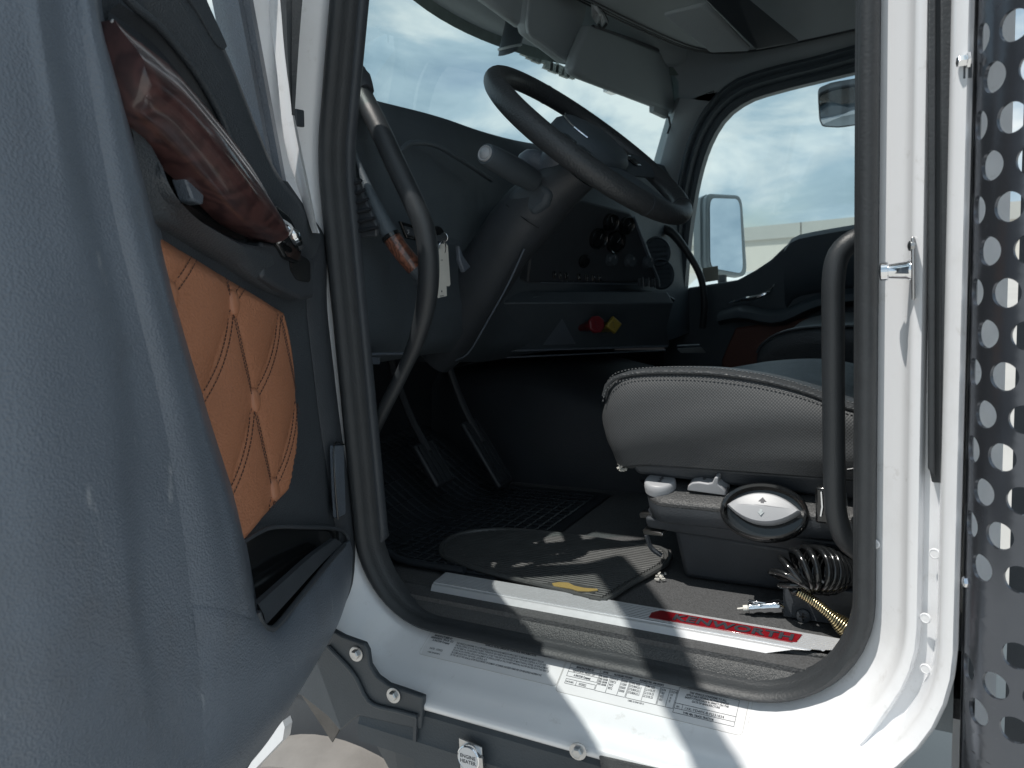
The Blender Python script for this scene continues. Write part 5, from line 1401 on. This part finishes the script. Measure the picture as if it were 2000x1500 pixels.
A_rows = [withT(r)[:8] for r in rowsb] + [r[:8] for r in lowrows]
panel_mb.grid(soft(A_rows, None, 44, 64))
B_rows = [withT(r)[7:] for r in rowsb[:-1]] + [[(375, 1180, .066), (422, 1186, .074), (470, 1200, .074), (500, 1214, .064), (508, 1220, .0), (514, 1224, -.015)]]
panel_mb.grid(soft(B_rows, None, 30, 48))
C_rows = [[(374, 1150, .060), (420, 1152, .067), (466, 1164, .066), (500, 1192, .052), (518, 1224, .044), (535, 1226, .044), (558, 1204, .04), (598, 1154, .03), (638, 1104, .02), (666, 1068, .012), (682, 1054, .002)], ctop] + [r[7:] for r in lowrows]
panel_mb.grid(soft(C_rows, None, 44, 30))
panel = build('inner_panel', base_mb, M_trimdk, door, smooth=40, label='dark base lining of the open door')
build('moulded_lining', panel_mb, M_trim, door, smooth=62, label='grey grained bolster and pocket moulding along the rear and bottom of the door')

# front border strip of the lining, rolled round the edge
rows = []
for s, z in cr([(s, z, 0) for s, z in front + botm[:3]], 40) if False else [(p.x, p.y) for p in cr([V((s, z, 0)) for s, z in [(.10, .165), (.03, .125)] + front + botm[:3]], 40)]:
    rows.append([DL(s + .075, z, -.011), DL(s + .055, z, .004), DL(s + .02, z, .006), DL(s + .002, z, -.004), DL(s - .004, z, -.03), DL(s, z, -.06)])
build('edge_border', MB().grid(rows), M_dark, door, smooth=60)

# quilted leather
b1 = V((.342, -.021)); la = V((-.150, -.017)); lc = V((-.028, -.142))
det = la.x * lc.y - la.y * lc.x
def lat(s, z):
    q = V((s, z)) - b1
    return (q.x * lc.y - q.y * lc.x) / det, (la.x * q.y - la.y * q.x) / det
def lat_inv(a, b): return b1 + la * a + lc * b
def sfront(v): return [.222, .158, .146, .150, .163][0] if v <= 0 else cr([V((.235, 0, 0)), V((.170, .25, 0)), V((.146, .5, 0)), V((.148, .75, 0)), V((.163, 1.0, 0))], 41)[min(40, int(v * 40))].x
def ztop(s): return -.040 + (s - .163) * (.118 / .34)
def zbot(s): return -.330 - max(0, s - .22) * .18
def leather_pt(u, v):
    s = sfront(v) + (.66 - sfront(v)) * u
    z = zbot(s) + (ztop(s) - zbot(s)) * v
    return s, z
def puff(s, z):
    a, b = lat(s, z)
    h = (abs(math.sin(PI * a)) * abs(math.sin(PI * (a + b)))) ** .38
    return .0105 * h
rows = []
NU, NV = 110, 110
for j in range(NV + 1):
    v = j / NV; row = []
    for i in range(NU + 1):
        u = i / NU; s, z = leather_pt(u, v)
        e = min(min(v, 1 - v) * 14, u * 18, 1)
        t = -.016 + .016 * (1 - (1 - e) ** 2) + puff(s, z) * e
        row.append(DL(s, z, t))
    rows.append(row)
lea = build('leather_insert', MB().grid(rows), M_leather, door, smooth=80, label='tan quilted leather insert with diamond stitching')
mb = MB()
def in_leather(s, z):
    return z < ztop(s) - .012 and z > zbot(s) + .014 and s < .64 and s > sfront(max(0, (z - zbot(s)) / (ztop(s) - zbot(s)))) + .014
for fam in (0, 1):
    for k in range(-4, 5):
        for side in (-1, 1):
            prev = None; on_ = True
            for q in range(-400, 400):
                t = q / 80.0
                # fam 0: alpha = k, along beta ; fam 1: alpha+beta = k
                p = lat_inv(k, t) if fam == 0 else lat_inv(k - t, t)
                dirv = lc if fam == 0 else (lc - la)
                nrm = V((-dirv.y, dirv.x)).normalized()
                # lines bow a little between buttons
                fr_ = t - math.floor(t); bow = math.sin(PI * fr_) * .010 * (1 if fam == 0 else -1)
                p = p + nrm * (side * .0042 + bow)
                dd = min(fr_, 1 - fr_)
                if not in_leather(p.x, p.y) or dd < .07:
                    prev = None; continue
                w = DL(p.x, p.y, puff(p.x, p.y) + .0006)
                if prev is not None and q % 3 != 0:
                    mb.tube([prev, w], .00085, 4, caps=False)
                prev = w
build('stitching', mb, M_stitch, lea)
mb = MB()
for a_ in range(-4, 5):
    for b_ in range(-4, 5):
        p = lat_inv(a_, b_)
        if not in_leather(p.x, p.y) or not in_leather(p.x - .012, p.y): continue
        M = frame_of(DN, (0, 0, 1), DL(p.x, p.y, .000))
        build('button', MB().lathe([(.016, -.002), (.0165, .002), (.0145, .006), (.009, .0085), (0, .0093)], M @ Matrix.Diagonal((.8, 1.15, 1, 1)), 24), M_button, lea, smooth=60)

# moulded upper lining: belt pad, hollow above the grip
rows = []
for (p, q) in zip(cr([V((s, z, 0)) for s, z in belt[:-1] + [(-.02, .098)]], 44), range(44)):
    s, z = p.x, p.y
    rows.append([DL(s, z, -.05), DL(s, z + .004, -.02), DL(s + .012, z - .004, .004), DL(s + .03, z - .02, .012), DL(s + .055, z - .05, .008), DL(s + .075, z - .075, -.012)])
build('belt_pad', MB().grid(rows), M_trimdk, door, smooth=60)
mb = MB().tube(cr([D(225, -30, .012), D(262, 12, .012), D(320, 62, .012), D(390, 152, .012), D(436, 236, .012), D(456, 300, .010)], 30), .0055, 10)
mb.tube(cr([D(300, -60, .006), D(345, 0, .006), D(405, 105, .006), D(470, 225, .006), D(520, 320, .004)], 30), .004, 8)
build('moulded_ridge', mb, M_trimdk, door, smooth=60)
rows = []
for a, b in zip(cr([D(232, 5, .006), D(320, 70, .006), D(388, 160, .006), D(432, 240, .006), D(452, 300, .006)], 20), cr([D(232, 55, .012), D(328, 128, .012), D(400, 215, .012), D(440, 262, .012), D(466, 302, .012)], 20)):
    rows.append([a, a.lerp(b, .3) - DN * .012, a.lerp(b, .7) - DN * .012, b])
build('grip_hollow', MB().grid(rows), M_dark, door, smooth=50)
pad = rpoly([(300, -80), (380, -80), (404, 0), (445, 90), (438, 98), (424, 88), (380, 12)], lambda a, b: D(a, b, .014), .2)
build('window_sill_pad', MB().prism(pad, DN * -.02), M_trimdk, door, bevel=.005, seg=3)

# burl wood grip
tp = cr([D(*p) for p in ((214, 40, .045), (236, 62, .048), (280, 96, .050), (330, 136, .052), (390, 204, .052), (440, 264, .050), (480, 318, .046), (515, 376, .040), (536, 424, .030))], 44)
bt = cr([D(*p) for p in ((232, 208, .045), (250, 224, .046), (285, 250, .046), (330, 292, .046), (385, 346, .045), (430, 394, .042), (468, 432, .038), (505, 456, .032), (541, 474, .026))], 44)
rows = []
for i, (a, b) in enumerate(zip(tp, bt)):
    k = .034 * (1 - .35 * (i / 43) ** 2)
    rows.append([a - DN * .03] + [a.lerp(b, v) + DN * k * math.sin(PI * (v ** 1.5 * .94 + .03)) ** .75 for v in (0, .06, .14, .24, .36, .48, .6, .72, .82, .9, .96, 1)] + [b - DN * .03])
wd = build('wood_trim', MB().grid(rows, False, True, True), M_wood, door, smooth=70, label='glossy dark burl wood door grip')
build('bright_edge', MB().tube([p + DN * .002 for p in tp], .0022, 6).tube(cr([tp[-1] + DN * .004, tp[-1].lerp(bt[-1], .5) + DN * .026, bt[-1] + DN * .002], 10), .0022, 6), M_alu, wd)
# pull cup: shade in the hollow painted as a black patch; rim below grip
cup = [(262, 232), (330, 300), (400, 368), (460, 424), (505, 458), (470, 470), (440, 458), (400, 436), (365, 412), (335, 380), (318, 345), (300, 290)]
build('pull_cup_shade', MB().prism([D(a, b, .006) for a, b in cup], DN * -.004), M_black, door)
build('cup_divider', MB().hexa([D(362, 345, .03), D(400, 375, .03), D(398, 400, .03), D(378, 392, .03)], [p - DN * .02 for p in (D(362, 345, .03), D(400, 375, .03), D(398, 400, .03), D(378, 392, .03))]), M_trim, door, bevel=.003)
rows = []
for a, b in zip(cr([D(*p) for p in ((250, 236, .03), (300, 292, .034), (316, 340, .036), (335, 378, .036), (372, 418, .034), (415, 446, .032), (470, 474, .028), (520, 484, .018))], 30),
                cr([D(*p) for p in ((250, 420, .0), (296, 436, .004), (318, 436, .006), (350, 450, .006), (400, 482, .006), (450, 512, .006), (500, 548, .004), (545, 575, .0))], 30)):
    rows.append([a - DN * .03, a, a.lerp(b, .15) + DN * .006, a.lerp(b, .5) + DN * .006, a.lerp(b, .85) + DN * .002, b, b - DN * .02])
build('arm_rest', MB().grid(rows), M_trimdk, door, smooth=60)
# gloss black switch panel with the chrome inside handle, handle housing below
sp1 = rpoly([(541, 400), (566, 420), (592, 470), (588, 516), (560, 505), (543, 474)], lambda a, b: D(a, b, .026), .2)
swp = build('switch_panel', MB().prism(sp1, DN * -.04), M_black, door, bevel=.004)
mb = MB().tube(cr([D(562, 444, .036), D(572, 456, .042), D(580, 470, .042), D(586, 488, .034)], 10), [.004, .007, .009, .009, .009, .008, .008, .007, .006, .004], 10)
build('inside_handle', mb, M_chrome, swp)
hp_ = rpoly([(512, 470), (556, 482), (614, 506), (614, 582), (590, 584), (552, 566), (514, 542)], lambda a, b: D(a, b, .018), .12)
hs = build('handle_housing', MB().prism(hp_, DN * -.04), M_dark, door, bevel=.006)
build('housing_scoop', MB().prism(rpoly([(566, 486), (606, 508), (607, 552), (580, 548), (566, 525)], lambda a, b: D(a, b, .0192), .25), DN * -.002), M_black, hs)
# reflector / courtesy strip at the hinge edge
build('edge_reflector', MB().prism(rpoly([(653, 870), (672, 869), (676, 1004), (660, 1012), (656, 940)], lambda a, b: D(a, b, .010), .1), DN * -.01), M_trim, door, bevel=.002)
build('reflector_gap', MB().tube(cr([D(672, 868, .010), D(653, 869, .010), D(654, 940, .010), D(660, 1014, .010)], 16), .0016, 6), M_black, door)
# map tray: cavity shade painted as a black sheet, rim, rubber lip
cav_shade = [(468, 1066), (500, 1046), (536, 1030), (640, 1032), (674, 1040), (684, 1062), (640, 1130), (560, 1230), (505, 1230)]
tray = build('map_tray_shade', MB().prism([D(a, b, -.008) for a, b in cav_shade], DN * .001), M_black, door, label='map tray in the lower lining, its cavity a flat black sheet of painted shade')
rim_p = cr([D(470, 1062, .0), D(502, 1042, .0), D(538, 1029, .002), (D(600, 1030, .004)), D(650, 1032, .004), D(672, 1038, .006), D(680, 1054, .008)], 30)
build('tray_rim', MB().tube(rim_p, .0035, 8), M_dark, tray)
lip = cr([D(503, 1196, .056), D(512, 1220, .058), D(527, 1229, .058), D(545, 1218, .055), D(590, 1162, .046), D(640, 1100, .034), D(672, 1064, .022)], 40)
build('tray_lip', MB().tube(lip, .0045, 8), M_dark, tray)
rows = []
for a, b in zip(cr([D(504, 1180, .04), D(560, 1130, .036), D(610, 1085, .03), D(655, 1052, .018)], 16), cr([D(520, 1220, .05), D(575, 1160, .044), D(625, 1105, .034), D(668, 1062, .022)], 16)):
    rows.append([a - DN * .01, a, a.lerp(b, .5) + DN * .002, b])
build('rubber_liner', MB().grid(rows), M_dark, tray, smooth=50)

# window frame and glass, outer skin
f0, f1_ = D(528, 330, -.03), D(462, -20, -.03)
dv = (f1_ - f0); k_ = (.90 - f0.z) / dv.z; f2 = f0 + dv * k_
s2 = (f2 - HINGE).dot(DD)
ZT0, ZT1 = .865, 1.03
rows = []
for p in [f0 - dv * .15 + (f2 - f0 + dv * .15) * (i / 16) for i in range(17)]:
    rows.append([p + DD * -.03 - DN * .03, p + DD * -.028 + DN * .012, p + DD * -.008 + DN * .014, p + DD * -.004, p + DD * .006 - DN * .002, p + DD * .010 + DN * .010, p + DD * .024 + DN * .010, p + DD * .028 - DN * .004, p + DD * .028 - DN * .03])
wf = build('window_frame', MB().grid(rows, True, True, True), M_trim, door, smooth=30)
mb = MB()
def dbox(s0, s1, z0, z1, t0, t1):
    return mb.hexa([DL(s0, z0, t0), DL(s1, z0, t0), DL(s1, z0, t1), DL(s0, z0, t1)], [DL(s0, z1, t0), DL(s1, z1, t0), DL(s1, z1, t1), DL(s0, z1, t1)])
lo_e = cr([V((a_, b_, 0)) for a_, b_ in ((s2 - .05, .80), (.28, .885), (.354, .938), (.486, 1.023), (.621, 1.08), (.748, 1.154), (.96, 1.25))], 24)
up_e = cr([V((a_, b_, 0)) for a_, b_ in ((s2 - .05, .98), (.32, 1.085), (.424, 1.157), (.532, 1.215), (.72, 1.265), (.80, 1.32), (.96, 1.40))], 24)
mb.grid([[DL(p.x, p.y, -.045), DL(q.x, q.y, -.045), DL(q.x, q.y, -.02), DL(p.x, p.y, -.02)] for p, q in zip(lo_e, up_e)], True, True, True)
dbox(.885, .96, .66, 1.20, -.044, -.021)
build('upper_frame', mb, M_trim, wf, bevel=.008)
mb = MB().add([f0 - DN * .012 + DD * .01, DL(.9, .64, -.04), DL(.9, 1.22, -.04), DL(.486, 1.02, -.04), DL(.354, .935, -.04), f2 - DN * .012 + DD * .01], [(0, 1, 2, 3, 4, 5)])
build('window_glass', mb, M_doorglass, door, smooth=0)
osk = [(s - .006 if s < 0 else s, z - (.012 if z < -.3 else -.0)) for s, z in outl]
build('outer_skin', MB().prism([DL(s, z, -.085) for s, z in osk], DN * .04), M_white, door, bevel=.006)
mb = MB(); dbox(.955, .962, -.66, .62, -.05, .02)
mb.tube(cr([DL(.5, -.672, -.03), DL(.9, -.685, -.03), DL(.965, -.6, -.03), DL(.965, .6, -.03)], 30), .009, 8)
build('edge_seal', mb, M_rubber, door)

# front wheel and fender glimpsed below the door
tyre = thing('steer_tyre', 'dusty grey front tyre top showing under the open door', 'tyre', U(640, 1470, y=1.15))
tc0 = U(640, 1432, y=1.12) + V((-.03, .10, -.575))
rows = []
prof = [(.36, -.13), (.44, -.145), (.485, -.13), (.50, -.10), (.50, .10), (.485, .13), (.44, .145), (.36, .13)]
rows = [[tc0 + V((r * math.cos(2 * PI * k / 64), w, r * math.sin(2 * PI * k / 64))) for r, w in prof] for k in range(64)]
rows.append(rows[0])
ty = build('tread_band', MB().grid(rows), M_tyre, tyre, smooth=40)
build('wheel_rim', MB().lathe([(.36, -.12), (.34, -.08), (.1, -.05), (0, -.05)], frame_of((0, 1, 0), (0, 0, 1), tc0), 32), M_steel, tyre)
fd = MB().prism([U(*p, y=.94) for p in ((552, 1408), (556, 1420), (552, 1445), (500, 1500), (440, 1580), (400, 1580), (480, 1500))], (0, .02, 0))
tag(build('front_fairing', fd, M_white), 'sliver of white fairing showing just below the lower edge of the open door', 'fairing')

# ================================================================== LIGHT, SKY, CAMERA
LD = V((.88, 1.3, -3.8)).normalized()
sun = bpy.data.lights.new('sun', 'SUN'); sun.energy = 4.2; sun.angle = math.radians(.53); sun.color = (1, .955, .89)
so = bpy.data.objects.new('sun', sun); COL.objects.link(so)
so.rotation_euler = LD.to_track_quat('-Z', 'Y').to_euler(); so.location = (0, 0, 20)
w = bpy.data.worlds.new('World'); SC.world = w; w.use_nodes = True
nt = w.node_tree; bg = nt.nodes['Background']
sky = nt.nodes.new('ShaderNodeTexSky'); sky.sky_type = 'NISHITA'; sky.sun_disc = False
sky.sun_elevation = math.asin(-LD.z); sky.sun_rotation = math.atan2(-LD.x, -LD.y) % (2 * PI)
sky.altitude = 1300; sky.air_density = 1.0; sky.dust_density = .6
tcn = nt.nodes.new('ShaderNodeTexCoord')
mp = nt.nodes.new('ShaderNodeMapping'); mp.inputs['Scale'].default_value = (1, 1, 2.2); mp.inputs['Location'].default_value = (.35, .1, .2)
nt.links.new(tcn.outputs['Generated'], mp.inputs['Vector'])
def wn(scale, det, dist, rough=.55):
    n = nt.nodes.new('ShaderNodeTexNoise'); n.inputs['Scale'].default_value = scale; n.inputs['Detail'].default_value = det; n.inputs['Distortion'].default_value = dist; n.inputs['Roughness'].default_value = rough
    nt.links.new(mp.outputs[0], n.inputs['Vector']); return n.outputs['Fac']
def ramp(sock, stops):
    r = nt.nodes.new('ShaderNodeValToRGB'); e = r.color_ramp.elements
    e[0].position, e[0].color = stops[0][0], (*stops[0][1], 1); e[1].position, e[1].color = stops[-1][0], (*stops[-1][1], 1)
    for p, c in stops[1:-1]:
        q = e.new(p); q.color = (*c, 1)
    nt.links.new(sock, r.inputs[0]); return r.outputs[0]
cover = ramp(wn(2.6, 5, .3), [(.30, (0, 0, 0)), (.50, (1, 1, 1))])
shade = ramp(wn(4.4, 6, .4), [(.34, (2.6, 3.9, 5.0)), (.50, (4.9, 6.3, 7.3)), (.64, (9.0, 9.6, 9.7))])
mx = nt.nodes.new('ShaderNodeMix'); mx.data_type = 'RGBA'
nt.links.new(cover, mx.inputs[0]); nt.links.new(sky.outputs[0], mx.inputs[6]); nt.links.new(shade, mx.inputs[7])
nt.links.new(mx.outputs[2], bg.inputs['Color']); bg.inputs['Strength'].default_value = .10

cd = bpy.data.cameras.new('camera'); co = bpy.data.objects.new('camera', cd); COL.objects.link(co)
cd.sensor_width = 36; cd.lens = 27; cd.clip_start = .02; cd.clip_end = 2000
m = Matrix(((RX[0], -RX[1], -RX[2]), (RY[0], -RY[1], -RY[2]), (RZ[0], -RZ[1], -RZ[2]))).to_4x4()
co.matrix_world = m
cd.dof.use_dof = True; cd.dof.focus_distance = 1.35; cd.dof.aperture_fstop = 8.4
SC.camera = co
SC.render.engine = 'CYCLES'
SC.view_settings.view_transform = 'Standard'; SC.view_settings.look = 'None'; SC.view_settings.exposure = 0; SC.view_settings.gamma = 1
SC.cycles.max_bounces = 10; SC.cycles.transparent_max_bounces = 12; SC.cycles.use_denoising = True
